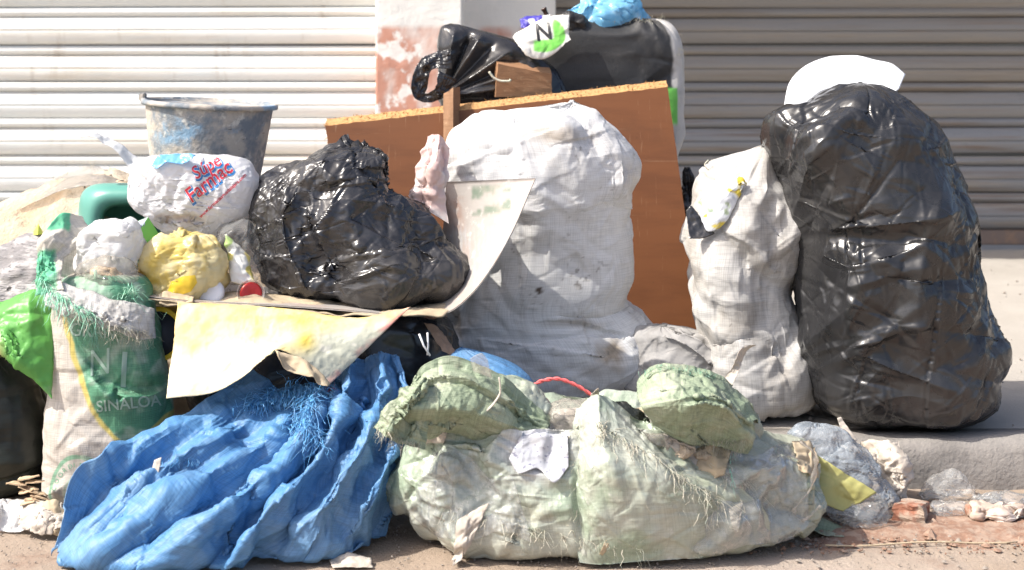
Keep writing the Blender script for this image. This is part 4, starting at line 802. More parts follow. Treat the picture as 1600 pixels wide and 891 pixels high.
# ------------------------------------------------------------------ the bent sheet and what lies on it
def tray():
    fa = spline([(205, 458), (300, 470), (420, 476), (560, 486), (640, 493), (692, 491), (732, 464), (772, 412), (802, 358), (822, 312), (836, 279)], 120)
    ba = spline([(250, 436), (340, 444), (450, 450), (560, 456), (640, 452), (680, 424), (690, 385), (693, 350), (695, 325), (696, 300), (697, 285)], 120)
    df = np.interp(np.linspace(0, 1, 120), [0, .5, .8, 1], [3.9, 3.93, 4.0, 4.08]); dbk = np.interp(np.linspace(0, 1, 120), [0, .6, 1], [4.38, 4.3, 4.2])
    A = px(fa[:, 0], fa[:, 1], df); B = px(ba[:, 0], ba[:, 1], dbk); t = np.linspace(0, 1, 60)[:, None, None]; T = A[None] * (1 - t) + B[None] * t
    return T
def tpaint(qx, qy, T):
    n = vnoise(T, 12, 91, 4); n2 = vnoise(T * np.array([1, 1, 3.]), 40, 92, 3); c = np.broadcast_to(np.array([.36, .335, .31]), T.shape).copy()
    f = (sstep(0, .4, n) * .5)[..., None]; c = c * (1 - f) + np.array([.42, .31, .26]) * f
    f = (np.exp(-((qx - 715) / 10) ** 2) * sstep(300, 312, qy) * (1 - sstep(352, 366, qy)) * sstep(-.3, .1, n2))[..., None] * .8; c = c * (1 - f) + np.array([.3, .2, .16]) * f
    lines = .5 + .5 * np.sin(qy * 1.35 + qx * .06); blk = sstep(735, 739, qx) * (1 - sstep(796, 800, qx)) * sstep(290, 293, qy) * (1 - sstep(334, 337, qy))
    f = (blk * sstep(.35, .6, lines) * sstep(-.35, .0, n2))[..., None] * .9; c = c * (1 - f) + np.array([.13, .18, .13]) * f
    f = (sstep(700, 704, qx) * (1 - sstep(812, 816, qx)) * sstep(280, 282, qy) * (1 - sstep(288, 290, qy)) * sstep(-.2, .2, n2))[..., None] * .5; c = c * (1 - f) + np.array([.25, .22, .22]) * f
    f = (sstep(345, 365, qy) * (1 - sstep(440, 460, qy)) * sstep(.0, .25, np.sin(qx * .9 + 4 * n2) * .5 + n2))[..., None] * .35; return c * (1 - f) + np.array([.4, .42, .46]) * f  # grey-blue scribble: shadow on the sheet put into its colour
ty = sheet('bent_sheet', tray(), M['sheet'], .003, paint=tpaint, ex=(.01, .02), seed=9, noise=.003, pull=(.05, .05, .05)); tag(ty, 'thin stained sheet curving up at one end under the crumpled black bag', 'sheet')
under = bag('bin_bag', [(470, 400, 640), (485, 330, 690), (520, 300, 712), (580, 290, 716), (g(4.22) - 6, 300, 700), (g(4.22), 330, 680)], 4.22, .15, M['black'], nu=240, nv=150, seed=71, crease=[(30, .02, .12, .03)], fine=[(80, .006, .08, .014)], **PLASTIC); tag(under, 'flattened black bin bag underneath the bent sheet', 'trash bag')
cd = scrap('cardboard_flap', [(240, 452), (300, 456), (420, 461), (540, 470), (640, 478), (720, 470)], [(232, 466), (300, 471), (420, 480), (540, 490), (640, 494), (690, 497)], [4.05] * 6, [3.9, 3.905, 3.91, 3.915, 3.92, 3.95], M['card'], n=(26, 110), seed=72, cr=24, thick=.003, ex=(.05, .1)); tag(cd, 'torn beige cardboard strip along the front edge of the bent sheet', 'cardboard')
cd2 = scrap('cardboard_piece', [(246, 462), (262, 455), (285, 456), (302, 460)], [(250, 474), (268, 477), (286, 474), (300, 470)], 3.93, 3.895, M['card'], n=(14, 30), seed=73, thick=.004); tag(cd2, 'small torn card lump under the yellow plastic tub', 'cardboard')
# things in the tray
yc = bag('yellow_bag', [(368, 256, 300), (376, 238, 326), (392, 224, 338), (415, 218, 346), (438, 222, 344), (458, 228, 332), (470, 240, 312)], 4.0, .06, M['yellow_plastic'], zmin=None, nu=110, nv=80, seed=74, crease=[(14, .006, .06, .02)], **dict(SMALL, ex=(.1, .1))); tag(yc, 'translucent yellow plastic bag sitting at the end of the bent sheet', 'plastic bag')
byc = bvh(yc); printed('yellow_stain', [(262, 455), (268, 440), (285, 432), (305, 430), (308, 442), (298, 456), (280, 462)], byc, M['yellow_solid'], yc)
cp = lathe('plastic_disc', [(.0345, 0), (.036, .004), (.036, .014), (.033, .019), (.024, .022), (.001, .023)], M['white_solid'], 36, axis=(-.15, -.9, .35), loc=px(331, 459, 3.98)); tag(cp, 'round white plastic disc beside the translucent yellow bag', 'disc')
fb = bag('clear_bag', [(335, 372, 398), (350, 345, 402), (375, 334, 404), (410, 334, 408), (440, 338, 412), (466, 345, 412)], 4.1, .07, M['film'], zmin=None, nu=110, nv=90, seed=75, crease=[(20, .008, .06, .015)], **SMALL); tag(fb, 'crinkled clear plastic bag between the yellow bag and the black bag', 'plastic bag')
def wpaint(qx, qy, T):
    n = vnoise(T, 30, 95, 2); c = np.broadcast_to(np.array([.7, .7, .66]), T.shape).copy(); f = sstep(.1, .3, n)[..., None]; c = c * (1 - f) + np.array([.65, .55, .15]) * f; f = sstep(.15, .3, vnoise(T, 24, 97, 2))[..., None]; return c * (1 - f) + np.array([.35, .5, .15]) * f
wr = scrap('snack_wrapper', [(352, 368), (368, 380), (386, 400)], [(362, 440), (378, 444), (398, 440)], 4.05, 4.0, M['attr'], n=(36, 24), seed=76, bulge=.02, paint=wpaint); tag(wr, 'crumpled white wrapper with yellow and green print inside the clear bag', 'wrapper')
cu = lathe('plastic_cup', [(.024, -.07), (.026, -.068), (.034, 0), (.036, .001), (.036, -.003), (.033, -.004), (.0245, -.066), (.001, -.066)], M['film'], 36, axis=(.25, -.95, .12), loc=px(392, 458, 3.96)); tag(cu, 'clear plastic cup lying on its side holding something red', 'cup')
rd = lathe('red_dregs', [(.001, -.06), (.022, -.06), (.029, -.015), (.024, -.012), (.001, -.02)], M['red'], 24, axis=(.25, -.95, .12), loc=px(393, 459, 3.965)); tag(rd, 'red residue inside the clear plastic cup', 'residue')
tubp = lathe('paint_tub', [(.06, .15), (.064, .146), (.066, .0), (.07, -.002), (.07, -.008), (.058, -.008), (.056, .14), (.001, .14)], M['yellow_solid'], 44, axis=(.15, 1, -.12), loc=px(248, 522, 3.96)); tag(tubp, 'yellow tub lying with its dark mouth open below the bent sheet', 'tub')
tin = lathe('inside', [(.001, .138), (.0555, .138), (.0565, .0), (.0575, -.004)], mat('dark_lining', (.02, .025, .04), .6), 44, tubp, axis=(.15, 1, -.12), loc=px(248, 522, 3.96))  # near-black inner shell set inside the tub
# yellow stained sheet
def ypaint(qx, qy, T):
    n = vnoise(T, 10, 101, 4); n2 = vnoise(T, 30, 102, 3); c = np.broadcast_to(np.array([.62, .55, .38]), T.shape).copy()
    f = (sstep(0, 70, 590 - qy - (qx - 260) * .12 + n * 60) * .85)[..., None]; c = c * (1 - f) + np.array([.7, .5, .12]) * f
    f = (sstep(-.1, .3, n2) * .5)[..., None]; c = c * (1 - f) + np.array([.62, .53, .34]) * f
    w = sstep(455, 490, qx + n * 20) * sstep(-8, 8, qy - 512 + (qx - 560) * .12 + n * 12); f = (w * .9)[..., None]; c = c * (1 - f) + np.array([.42, .44, .37]) * f
    f = (w * sstep(.15, .4, n2) * .8)[..., None]; c = c * (1 - f) + np.array([.62, .6, .52]) * f
    f = (np.exp(-((qx - 478) / 16) ** 2 - ((qy - 532) / 18) ** 2) * .9)[..., None]; c = c * (1 - f) + np.array([.55, .42, .05]) * f
    f = (sstep(-16, -4, qx - (640 - (qy - 481) * 1.07) ) * sstep(-.4, .2, n2))[..., None] * .8; c = c * (1 - f) + np.array([.6, .2, .18]) * f
    f = ((1 - sstep(480, 487, qy)) * sstep(540, 600, qx))[..., None] * .7; return c * (1 - f) + np.array([.6, .5, .36]) * f
yp = scrap('stained_sheet', [(278, 473), (360, 477), (450, 483), (560, 497), (600, 491), (640, 480)], [(260, 622), (320, 616), (380, 588), (410, 560), (432, 545), (465, 560), (515, 600)], [3.86, 3.86, 3.86, 3.86, 3.87, 3.88], [3.73, 3.72, 3.71, 3.7, 3.7, 3.71, 3.72], M['yellow_paper'], n=(70, 130), seed=77, bulge=.025, paint=ypaint, ex=(.015, .03), thick=.002); tag(yp, 'stained yellow sheet hanging over the top of the blue sack', 'sheet')
cl = scrap('curled_edge', [(430, 544), (455, 552), (490, 570), (516, 600)], [(440, 548), (448, 575), (470, 585), (512, 601)], 3.695, 3.66, M['card'], yp, n=(16, 30), seed=78, ex=(.02, .02))
# fringe of the blue sack
bbl = bvh(blue)
threads('frayed_threads', bbl, [(440, 622), (470, 606), (500, 612), (488, 640), (470, 662), (492, 684)], M['blue_thread'], blue, 460, (.03, .085), .0018, (.15, -1, -.5), .75, 1.2, 21, lift=.012)
threads('frayed_threads', bbl, [(390, 640), (420, 622), (440, 618)], M['blue_thread'], blue, 170, (.03, .065), .0018, (-.1, -1, -.1), .8, 1.2, 22, lift=.012)
threads('frayed_threads', bbl, [(250, 722), (280, 715), (310, 720)], M['blue_thread'], blue, 60, (.012, .03), .0008, (.1, -.5, -.6), .7, 1.1, 23)
threads('frayed_threads', bbl, [(190, 722), (230, 695), (300, 672)], M['blue_thread'], blue, 70, (.008, .02), .0006, (-.4, -.2, .9), .4, .8, 24)
threads('frayed_threads', bbl, [(485, 590), (520, 610)], M['twine'], blue, 26, (.02, .05), .0007, (.4, -.5, .2), .6, 1, 25)
cr_ = scrap('paper_scrap', [(240, 720), (252, 715)], [(236, 745), (246, 748)], 3.56, 3.54, M['cream'], n=(12, 10), seed=79); tag(cr_, 'scrap of cream paper in a fold of the blue sack', 'paper')
bl2 = bag('blue_cloth', [(546, 712, 735), (556, 700, 770), (575, 690, 815), (600, 690, 838), (g(4.05, ZR) - 30, 690, 845), (g(4.0, ZR), 690, 840)], 3.98, .1, M['blue'], zmin=ZR + .002, nu=110, nv=90, seed=80, crease=[(20, .012, .08, .03)], **SACK); tag(bl2, 'crumpled blue cloth between the white sack and the torn green sack', 'cloth')
# mid bits
tubes_ = []
for k, (pts, d, rad, nm, lab) in enumerate([([(655, 522), (662, 540), (672, 556)], 3.82, .0028, 'plastic_stick', 'pale plastic stick leaning beside the torn green sack'), ([(668, 520), (669, 540), (668, 555)], 3.83, .0026, 'plastic_stick', 'upright pale stick crossing the leaning plastic stick')]):
    q = np.array(pts, float); tag(tubes(nm, [px(q[:, 0], q[:, 1], d)], [rad], M['white_solid'], sides=6), lab, 'stick')
br = scrap('brown_fibre', [(664, 506), (680, 508), (690, 520)], [(690, 548), (700, 552), (716, 556)], 4.03, 3.98, mat('brown_fibre', (.3, .2, .14), .9, bump=[(60, .003)]), n=(30, 16), seed=81, cr=8); tag(br, 'brown fibrous rag hanging under the bent sheet', 'rag')
def twisted(name, pts, d, rad, mat_, lab, cat, n=60):
    p = spline(pts, n); a = np.linspace(0, 26, n); P = px(p[:, 0], p[:, 1], d)
    o = np.stack([0*a, np.cos(a), np.sin(a)], -1) * rad * .8; return tag(tubes(name, [P + o, P - o], [rad, rad], mat_, sides=6), lab, cat)
twisted('red_twine', [(828, 606), (845, 596), (868, 592), (900, 602), (928, 620)], 3.86, .0032, M['twine'], 'twisted red twine looping behind the torn green sack', 'twine')
# floor cloth under the board
gc = bag('grey_cloth', [(510, 1012, 1060), (518, 1000, 1100), (540, 990, 1135), (575, 980, 1160), (600, 975, 1168), (g(4.34) - 5, 975, 1165), (g(4.34), 985, 1150)], 4.36, .12, M['grey_cloth'], nu=220, nv=150, seed=83, ridges=[([(1030, 525), (1070, 540), (1120, 580)], .02, 8, 8), ([(1050, 520), (1090, 535), (1135, 570)], .02, 8, 8)], crease=[(30, .016, .14, .04)], fine=[(70, .005, .09, .014), (160, .0018, .04, .006)], **SACK); tag(gc, 'grey cloth bundle at the foot of the orange board', 'cloth')
# ------------------------------------------------------------------ board, wood and the bags behind it
def slab(name, quad, dq, th, mat_, parent=None, n=(2, 2), edge=0., emat=None, seed=0):
    # quad: TL, TR, BR, BL in photo pixels with distances dq; extruded back by th
    q = [px(p[0], p[1], d) for p, d in zip(quad, dq)]; nv, nu = n; t = np.linspace(0, 1, nv)[:, None, None]; s = np.linspace(0, 1, nu)[None, :, None]
    G = (q[0]*(1-s) + q[1]*s)*(1-t) + (q[3]*(1-s) + q[2]*s)*t; nr = np.cross(q[1]-q[0], q[3]-q[0]); nr /= np.linalg.norm(nr); nr *= -np.sign(nr[1])
    return G, nr
quad = [(508, 197), (1043, 136), (1098, 530), (560, 596)]; dq = [4.98, 5.0, 4.78, 4.76]
G, nr = slab('x', quad, dq, .04, None, n=(50, 80)); root = empty('wooden_board', G[-1, 0]); tag(root, 'large orange laminate board leaning back behind the white sack', 'board')
TH = .055; back = -nr * TH
def rough(P, amp, seed): return P + amp * np.stack([vnoise(P, 70, seed + k, 3) for k in range(3)], -1)
Gf = G.copy()
for k, (sl, a) in enumerate((((0, slice(None)), .003), ((slice(None), -1), .0015), ((slice(None), 0), .006))): Gf[sl] = rough(G[sl], a, 5 + k)
mesh_obj('laminate_face', Gf.reshape(-1, 3), grid_faces(50, 80, False).reshape(-1, 4).tolist(), M['board'], root)
mesh_obj('laminate_face', (Gf + back + np.linspace(.034, 0, 50)[:, None, None] * np.array([0, 0, 1.]))[:, ::-1].reshape(-1, 3), grid_faces(50, 80, False).reshape(-1, 4).tolist(), M['board'], root)
def edge_strip(line, k, flip, lift=0.):
    m = 10; t = np.linspace(0, 1, m)[:, None, None]; S = line[None] + back * t + np.array([0, 0, lift]) * t ** .7; dn = np.zeros_like(S); mid = np.sin(np.pi * t) ; S = S + mid * .004 * np.stack([vnoise(S, 60, 31 + k + j, 3) for j in range(3)], -1)
    f = grid_faces(m, line.shape[0], False).reshape(-1, 4); f = f[:, ::-1] if flip else f
    return mesh_obj('chipboard_edge', S.reshape(-1, 3), f.tolist(), M['chip'], root)
def dense(l, n): return resamp(l[None].repeat(2, 0), 2, n, False)[0]
edge_strip(Gf[0], 0, True, .034); edge_strip(Gf[:, -1], 1, True); edge_strip(Gf[:, 0], 2, False); edge_strip(Gf[-1], 3, False)
fz = []; r = random.Random(3)
threads_root = Gf[0]
P_, R_ = [], []
for k in range(240):                          # torn wood fibres on the broken upper edge
    i = r.randrange(80); t_ = r.random(); b = threads_root[i] + back * t_ + np.array([0, 0, .001 + .034 * t_ ** .7]); e = b + np.array([r.gauss(0, .006), r.gauss(0, .004), r.uniform(.001, .008)]); P_.append(np.array([b, (b + e) / 2 + r.gauss(0, .001), e])); R_.append([.0012, .001, .0003])
for k in range(140):
    i = r.randrange(50); b = Gf[i, 0] + back * r.random(); e = b + np.array([-r.uniform(.002, .014), r.gauss(0, .004), r.gauss(0, .006)]); P_.append(np.array([b, (b + e) / 2, e])); R_.append([.0018, .0014, .0004])
tag(tubes('wood_fibre', P_, R_, M['chip'], root, sides=3), kind='stuff')
def beam(name, P8, mat_, lab=None, cat=None, parent=None, bev=.002):
    bm = bmesh.new(); vs = [bm.verts.new(tuple(p)) for p in P8]
    for f in ((0, 1, 2, 3), (7, 6, 5, 4), (0, 4, 5, 1), (1, 5, 6, 2), (2, 6, 7, 3), (3, 7, 4, 0)): bm.faces.new([vs[i] for i in f])
    bmesh.ops.recalc_face_normals(bm, faces=bm.faces[:]); bmesh.ops.subdivide_edges(bm, edges=bm.edges[:], cuts=5, use_grid_fill=True); 
    for v in bm.verts: v.co += Vector((mnoise.noise(v.co * 60), mnoise.noise(v.co * 60 + Vector((3, 1, 2))), mnoise.noise(v.co * 60 + Vector((7, 5, 1))))) * bev
    V = [tuple(v.co) for v in bm.verts]; bm.verts.index_update(); Fc = [[v.index for v in f.verts] for f in bm.faces]; bm.free(); o = mesh_obj(name, V, Fc, mat_, parent, smooth=False)
    return tag(o, lab, cat) if lab else o
def pbox(quad, d0, d1): return [px(p[0], p[1], d0) for p in quad] + [px(p[0] + (800 - p[0]) * 0, p[1], d1) * 1 for p in quad]
bt = beam('wood_batten', [px(693, 150, 4.955), px(708, 137, 4.955), px(708, 268, 4.86), px(693, 268, 4.86), px(693, 146, 4.99), px(719, 136, 5.03), px(719, 268, 4.93), px(693, 268, 4.93)], M['wood'], 'narrow wood batten fixed upright against the orange board', 'batten')
wb = beam('wood_block', [px(778, 100, 5.06), px(862, 116, 5.1), px(862, 150, 5.1), px(774, 152, 5.06), px(772, 90, 5.14), px(856, 97, 5.18), px(856, 150, 5.18), px(770, 152, 5.14)], M['wood'], 'short sawn wood block resting behind the top edge of the board', 'wood block')
sp = spline([(764, 112), (772, 122), (785, 127), (796, 127), (798, 124)], 16); tag(tubes('wire_loop', [px(sp[:, 0], sp[:, 1], 5.03)], [.004], M['pale_thread'], sides=6), 'frayed pale cord looped on the wood block', 'cord')
# shiny black bag behind the board
ORG = (692, 152)
tb = bag('bin_bag', [(38, 688, 722), (48, 685, 755), (60, 684, 798), (80, 682, 836), (105, 684, 872), (140, 686, 890), (200, 690, 900), (350, 680, 900), (g(5.2) - 6, 670, 890), (g(5.2), 690, 870)], 5.2, .1, M['black'], nu=260, nv=300, seed=85, ridges=[([ORG, (712, 45)], .02, 6, 8), ([ORG, (755, 55)], .035, 6, 10), ([ORG, (735, 50)], -.04, 6, 6), ([ORG, (800, 80)], .03, 6, 8), ([ORG, (775, 64)], -.02, 6, 6), ([ORG, (840, 105)], .025, 5, 7), ([ORG, (820, 92)], -.02, 5, 5), ([ORG, (850, 128)], .02, 5, 6), ([ORG, (780, 140)], .02, 4, 5)], crease=[(20, .012, .1, .03)], fine=[(140, .005, .08, .01)], **PLASTIC); tag(tb, 'shiny black bin bag with tied handles behind the top of the board', 'trash bag')
lp = spline([(704, 92), (684, 94), (664, 102), (657, 124), (654, 148), (668, 153), (684, 146), (700, 118)], 60); L1 = px(lp[:, 0], lp[:, 1], 5.06)
hw = np.interp(np.linspace(0, 1, 60), [0, .2, .5, .62, .8, 1], [.03, .022, .024, .012, .018, .03]); nrm = np.gradient(lp, axis=0); nrm = np.stack([-nrm[:, 1], nrm[:, 0]], -1); nrm /= np.linalg.norm(nrm, axis=1, keepdims=True)
off = np.stack([nrm[:, 0], np.sin(np.linspace(0, 9, 60)) * .5, -nrm[:, 1]], -1) * hw[:, None]
Th = np.stack([L1 + off * s for s in np.linspace(-1, 1, 9)], 0)
sheet('handle_loop', resamp(Th, 26, 160, False), M['black'], .001, tb, ex=(.05, .25), seed=86, levels=(2, 1), iters=(60, 40), pull=(.01, .02), bend=(.02, .01), noise=.008, nscale=40, fine=[(20, .006, .06, .016), (80, .002, .04, .006)])
# black sack with printed fold
def bpaint(qx, qy, T):
    c = np.broadcast_to(np.array([.022, .022, .023]), T.shape).copy(); n = vnoise(T, 26, 111, 3); n2 = vnoise(T * np.array([1, 1, .3]), 60, 113, 2)
    f = (sstep(.15, .5, n) * sstep(900, 1000, qx) * .25)[..., None]; c = c * (1 - f) + np.array([.3, .29, .28]) * f
    f = sstep(1050, 1056, qx + n * 4)[..., None]; c = c * (1 - f) + np.array([.5, .48, .45]) * f
    f = (sstep(1040, 1044, qx) * (1 - sstep(1058, 1061, qx)) * sstep(136, 140, qy) * (1 - sstep(190, 200, qy)))[..., None]; return c * (1 - f) + np.array([.15, .5, .08]) * f
bs = bag('black_sack', [(26, 835, 1064), (34, 815, 1068), (70, 805, 1066), (120, 800, 1068), (180, 800, 1066), (230, 800, 1060), (270, 800, 1048), (330, 800, 1035), (g(5.3) - 6, 800, 1030), (g(5.3), 820, 1010)], 5.3, .14, mat('black_printed_sack', attr=True, rough=.55, mix=[((.06, .058, .055), 9, .5, .75, .45)], bump=[(70, .001, 3)], weave=.0002), paint=bpaint, nu=260, nv=240, seed=87, sq=6., kdep=.15, crease=[(26, .012, .12, .04)], fine=[(90, .004, .08, .015)], **SACK); tag(bs, 'tall black woven sack with frayed open top behind the board', 'sack')
bbs = bvh(bs)
threads('frayed_threads', bbs, [(950, 38), (990, 34), (1030, 30), (1062, 32)], M['pale_thread'], bs, 130, (.012, .035), .0008, (.2, -.3, .5), .7, 1, 31)
threads('frayed_threads', bbs, [(1060, 40), (1062, 70), (1058, 90)], M['pale_thread'], bs, 50, (.012, .03), .0007, (.8, -.2, -.3), .5, 1, 32)
def npaint(qx, qy, T):
    c = np.broadcast_to(np.array([.7, .68, .63]), T.shape).copy(); rr = np.sqrt(((qx - 848) / 36) ** 2 + ((qy - 54) / 28) ** 2); n = vnoise(T, 30, 115, 2)
    f = (sstep(862, 866, qx + n * 3) + sstep(61, 63, qy + (qx - 850) * .18) * sstep(832, 836, qx)).clip(0, 1) * (1 - sstep(.95, 1.02, rr)); f = f[..., None]; c = c * (1 - f) + np.array([.2, .62, .1]) * f
    f = (sstep(.1, .3, n) * (1 - sstep(822, 836, qx)))[..., None] * .4; return c * (1 - f) + np.array([.6, .4, .25]) * f
nf = scrap('printed_fold', [(803, 58), (820, 46), (845, 32), (868, 25), (888, 24)], [(812, 76), (826, 88), (846, 92), (868, 82), (889, 60)], 5.12, 5.08, M['attr'], bs, n=(34, 46), seed=88, paint=npaint, bulge=.02, ex=(.05, .05)); nf['label'] = 'white and green printed fold of the black sack with a letter N'
lettering('N', 838, 64, 26, 8, bvh(nf), M['ink_black'], nf, sx=.9, bold=.02, mx=4)
fold2 = bag('turned_edge', [(17, 884, 896), (24, 876, 905), (36, 876, 915), (48, 880, 918)], 5.2, .04, M['black_tarp'], parent=bs, zmin=None, nu=60, nv=36, seed=89, **SMALL)
bf = bag('light_blue_bag', [(-14, 930, 975), (-2, 905, 995), (12, 888, 1010), (28, 880, 1022), (50, 890, 1025)], 5.28, .09, M['bluefilm'], zmin=None, nu=120, nv=70, seed=90, crease=[(20, .01, .09, .02)], **dict(SMALL, ex=(.1, .1))); tag(bf, 'light blue translucent plastic bag in the mouth of the black sack', 'plastic bag')
def vpaint(qx, qy, T):
    c = np.broadcast_to(np.array([.05, .04, .32]), T.shape).copy(); f = (1 - sstep(4.5, 6, np.hypot(qx - 831, qy - 33)))[..., None]; c = c * (1 - f) + .75 * f
    f = sstep(846, 849, qx)[..., None]; return c * (1 - f) + np.array([.7, .68, .66]) * f
nw = scrap('snack_wrapper', [(812, 30), (825, 25), (842, 24), (860, 22)], [(815, 42), (828, 46), (842, 42), (858, 38)], 5.2, 5.18, M['attr'], n=(22, 36), seed=91, paint=vpaint, bulge=.015); tag(nw, 'small navy blue wrapper with a white dot beside the printed fold', 'wrapper')
bn = lathe('bottle', [(.016, -.06), (.016, -.01), (.008, .01), (.008, .028), (.01, .028), (.01, .036), (.001, .037)], mat('brown_glass', (.06, .03, .02), .2), 20, axis=(-.45, 0, 1), loc=px(856, 28, 5.22)); tag(bn, 'small dark bottle with its neck up beside the navy wrapper', 'bottle')
# bits between the board and the right sack
sb = bag('bin_bag', [(260, 1066, 1080), (275, 1062, 1088), (310, 1060, 1090), (345, 1062, 1096), (368, 1070, 1112), (395, 1070, 1105), (460, 1050, 1096), (g(5.12) - 4, 1030, 1100), (g(5.12), 1040, 1090)], 5.12, .06, M['black'], nu=80, nv=120, seed=92, **dict(SMALL, auto=.25)); tag(sb, 'narrow black bin bag squeezed between the board and the dirty white sack', 'trash bag')
def fpaint(qx, qy, T):
    c = np.broadcast_to(np.array([.66, .69, .73]), T.shape).copy(); n = vnoise(T, 55, 121, 2); n2 = vnoise(T, 45, 123, 2)
    f = sstep(.2, .4, n)[..., None] * .8 * (qy < 335)[..., None]; c = c * (1 - f) + np.array([.3, .4, .2]) * f
    f = sstep(.35, .45, n2)[..., None]; c = c * (1 - f) + np.array([.6, .48, .06]) * f
    f = (sstep(.2, .5, np.sin(qy * 1.5 + qx * .7)) * (qx < 1125) * (qx > 1098) * (qy > 328) * (qy < 358))[..., None] * .5; return c * (1 - f) + np.array([.25, .28, .42]) * f
fp = scrap('printed_packet', [(1090, 318), (1108, 292), (1135, 276), (1160, 285)], [(1098, 348), (1108, 362), (1130, 350), (1156, 300)], [4.26, 4.24, 4.22, 4.22], [4.22, 4.2, 4.19, 4.2], M['attr'], n=(40, 40), seed=93, paint=fpaint, bulge=.015); tag(fp, 'white packet with faded floral print on the dirty white sack', 'packet')
sc = scrap('black_film', [(1072, 330), (1080, 322), (1088, 330)], [(1078, 372), (1095, 372), (1116, 365)], 4.25, 4.22, M['black'], n=(26, 20), seed=94); tag(sc, 'black film scrap under the floral packet', 'plastic film')
pt = spline([(1103, 280), (1107, 268), (1101, 258), (1107, 250)], 20); tag(tubes('loose_thread', [px(pt[:, 0], pt[:, 1], 4.4)], [.0018], M['pale_thread'], sides=5), 'curly loose thread at the top of the dirty white sack', 'thread')
# foam sheet in the tall bag
def foam():
    top = spline([(1224, 170), (1230, 135), (1262, 100), (1300, 88), (1335, 86), (1370, 94), (1392, 98), (1415, 116)], 60); bot = spline([(1226, 190), (1260, 185), (1300, 175), (1330, 168), (1360, 165), (1380, 160), (1390, 150), (1402, 138)], 60)
    A = px(top[:, 0], top[:, 1], np.interp(np.linspace(0, 1, 60), [0, .5, 1], [4.42, 4.5, 4.4])); B = px(bot[:, 0], bot[:, 1], np.interp(np.linspace(0, 1, 60), [0, .5, 1], [4.36, 4.4, 4.34])); t = np.linspace(0, 1, 14)[:, None, None]; return A[None]*(1-t) + B[None]*t
fm = sheet('foam_sheet', foam(), M['foam'], .006, ex=(.005, .01), seed=95, noise=.003); tag(fm, 'white foam sheet sticking out of the top of the tall bin bag', 'foam sheet')
# ------------------------------------------------------------------ the torn green sack's loose parts
for rows_, sd in (([(572, 680, 730), (590, 655, 800), (620, 655, 835), (660, 680, 850), (690, 720, 850)], 101), ([(588, 1030, 1090), (610, 1015, 1140), (640, 1020, 1165), (680, 1050, 1170), (698, 1080, 1160)], 103)):
    bag('mouth_bulk', rows_, 3.68, .07, M['front_green'], parent=front, paint=green_paint, zmin=None, nu=110, nv=80, seed=sd, **SMALL)
FF = [(12, .009, .13, .04), (70, .003, .1, .01), (320, .0011, .04, .004)]
FK = dict(levels=(4, 2, 1), iters=(90, 60, 40), pull=(.01, .015, .02), bend=(.1, .07, .03), noise=.01, nscale=10, vary=.8, vscale=8)
def waves(seed, n, amp, t0=0.):
    r = random.Random(seed); fs = [(r.uniform(.05, .95), r.choice([1, 1, -1]) * r.uniform(.5, 1) * amp, r.uniform(.04, .11), r.uniform(-.3, .5), r.uniform(.5, 1.4)) for _ in range(n)]
    def f(T, s, t):
        w = .06 * vnoise(T, 9, seed, 2) + .08 * np.sin(3 * t + seed); D = np.zeros(T.shape[:2])
        for c, a, wd, a0, a1 in fs: D += a * np.exp(-(np.abs(s + w - c) / wd) ** 1.2) * sstep(a0 - .15, a0 + .1, t) * (1 - sstep(a1 - .15, a1 + .1, t))
        T = T.copy(); T[..., 1] -= D * .8; T[..., 2] += D * .4; return T
    return f
fl = drape('turned_mouth', [[(640, 604), (662, 570), (702, 556), (762, 574), (820, 614), (860, 652)], [(626, 628), (666, 600), (722, 598), (792, 628), (854, 668)], [(602, 652), (660, 640), (722, 642), (792, 664), (852, 684)], [(583, 668), (640, 688), (702, 676), (772, 688), (842, 702)]],
    [3.54, 3.49, 3.46, 3.5], [3.64, 3.58, 3.55, 3.6], .05, M['green_flap'], 150, 220, (.02, .06), 101, parent=front, fine=FF, shape=waves(14, 8, .03), **FK)
fl2 = drape('hanging_flap', [[(634, 600), (612, 630), (584, 666)], [(652, 596), (630, 640), (606, 684)], [(672, 598), (652, 650), (632, 694)], [(694, 606), (676, 655), (664, 702)]], [3.5, 3.48, 3.47, 3.48], [3.46, 3.44, 3.44, 3.46], .02, M['green_flap'], 90, 90, (.03, .1), 102, parent=front, fine=FF, shape=waves(5, 5, .025), **FK)
fr_ = drape('turned_mouth', [[(1000, 602), (1022, 575), (1070, 570), (1122, 585), (1162, 620), (1184, 662)], [(998, 622), (1030, 604), (1082, 604), (1134, 622), (1174, 660)], [(1004, 642), (1042, 640), (1092, 640), (1142, 656), (1176, 684)], [(1022, 664), (1062, 690), (1102, 698), (1142, 702), (1168, 704)]],
    [3.56, 3.51, 3.47, 3.5], [3.64, 3.58, 3.54, 3.57], .05, M['green_flap'], 150, 200, (.02, .06), 103, parent=front, fine=FF, shape=waves(17, 8, .03), **FK)
pn = drape('torn_panel', [[(900, 640), (894, 700), (892, 760), (898, 830), (906, 878)], [(935, 622), (936, 700), (940, 770), (945, 830), (948, 882)], [(985, 645), (1020, 715), (1060, 770), (1075, 835), (1068, 872)], [(1030, 660), (1090, 730), (1160, 770), (1196, 812), (1200, 850)]], [3.545, 3.535, 3.54, 3.55], [3.462, 3.46, 3.47, 3.53], .075, M['front_green'], 170, 150, (.06, .08), 104, parent=front, fine=FF, shape=waves(8, 7, .02), paint=green_paint, zmin=ZR + .002, **FK)
bfl, bfl2, bfr, bfg, bpn = bvh(fl), bvh(fl2), bvh(fr_), bvh(front), bvh(pn)
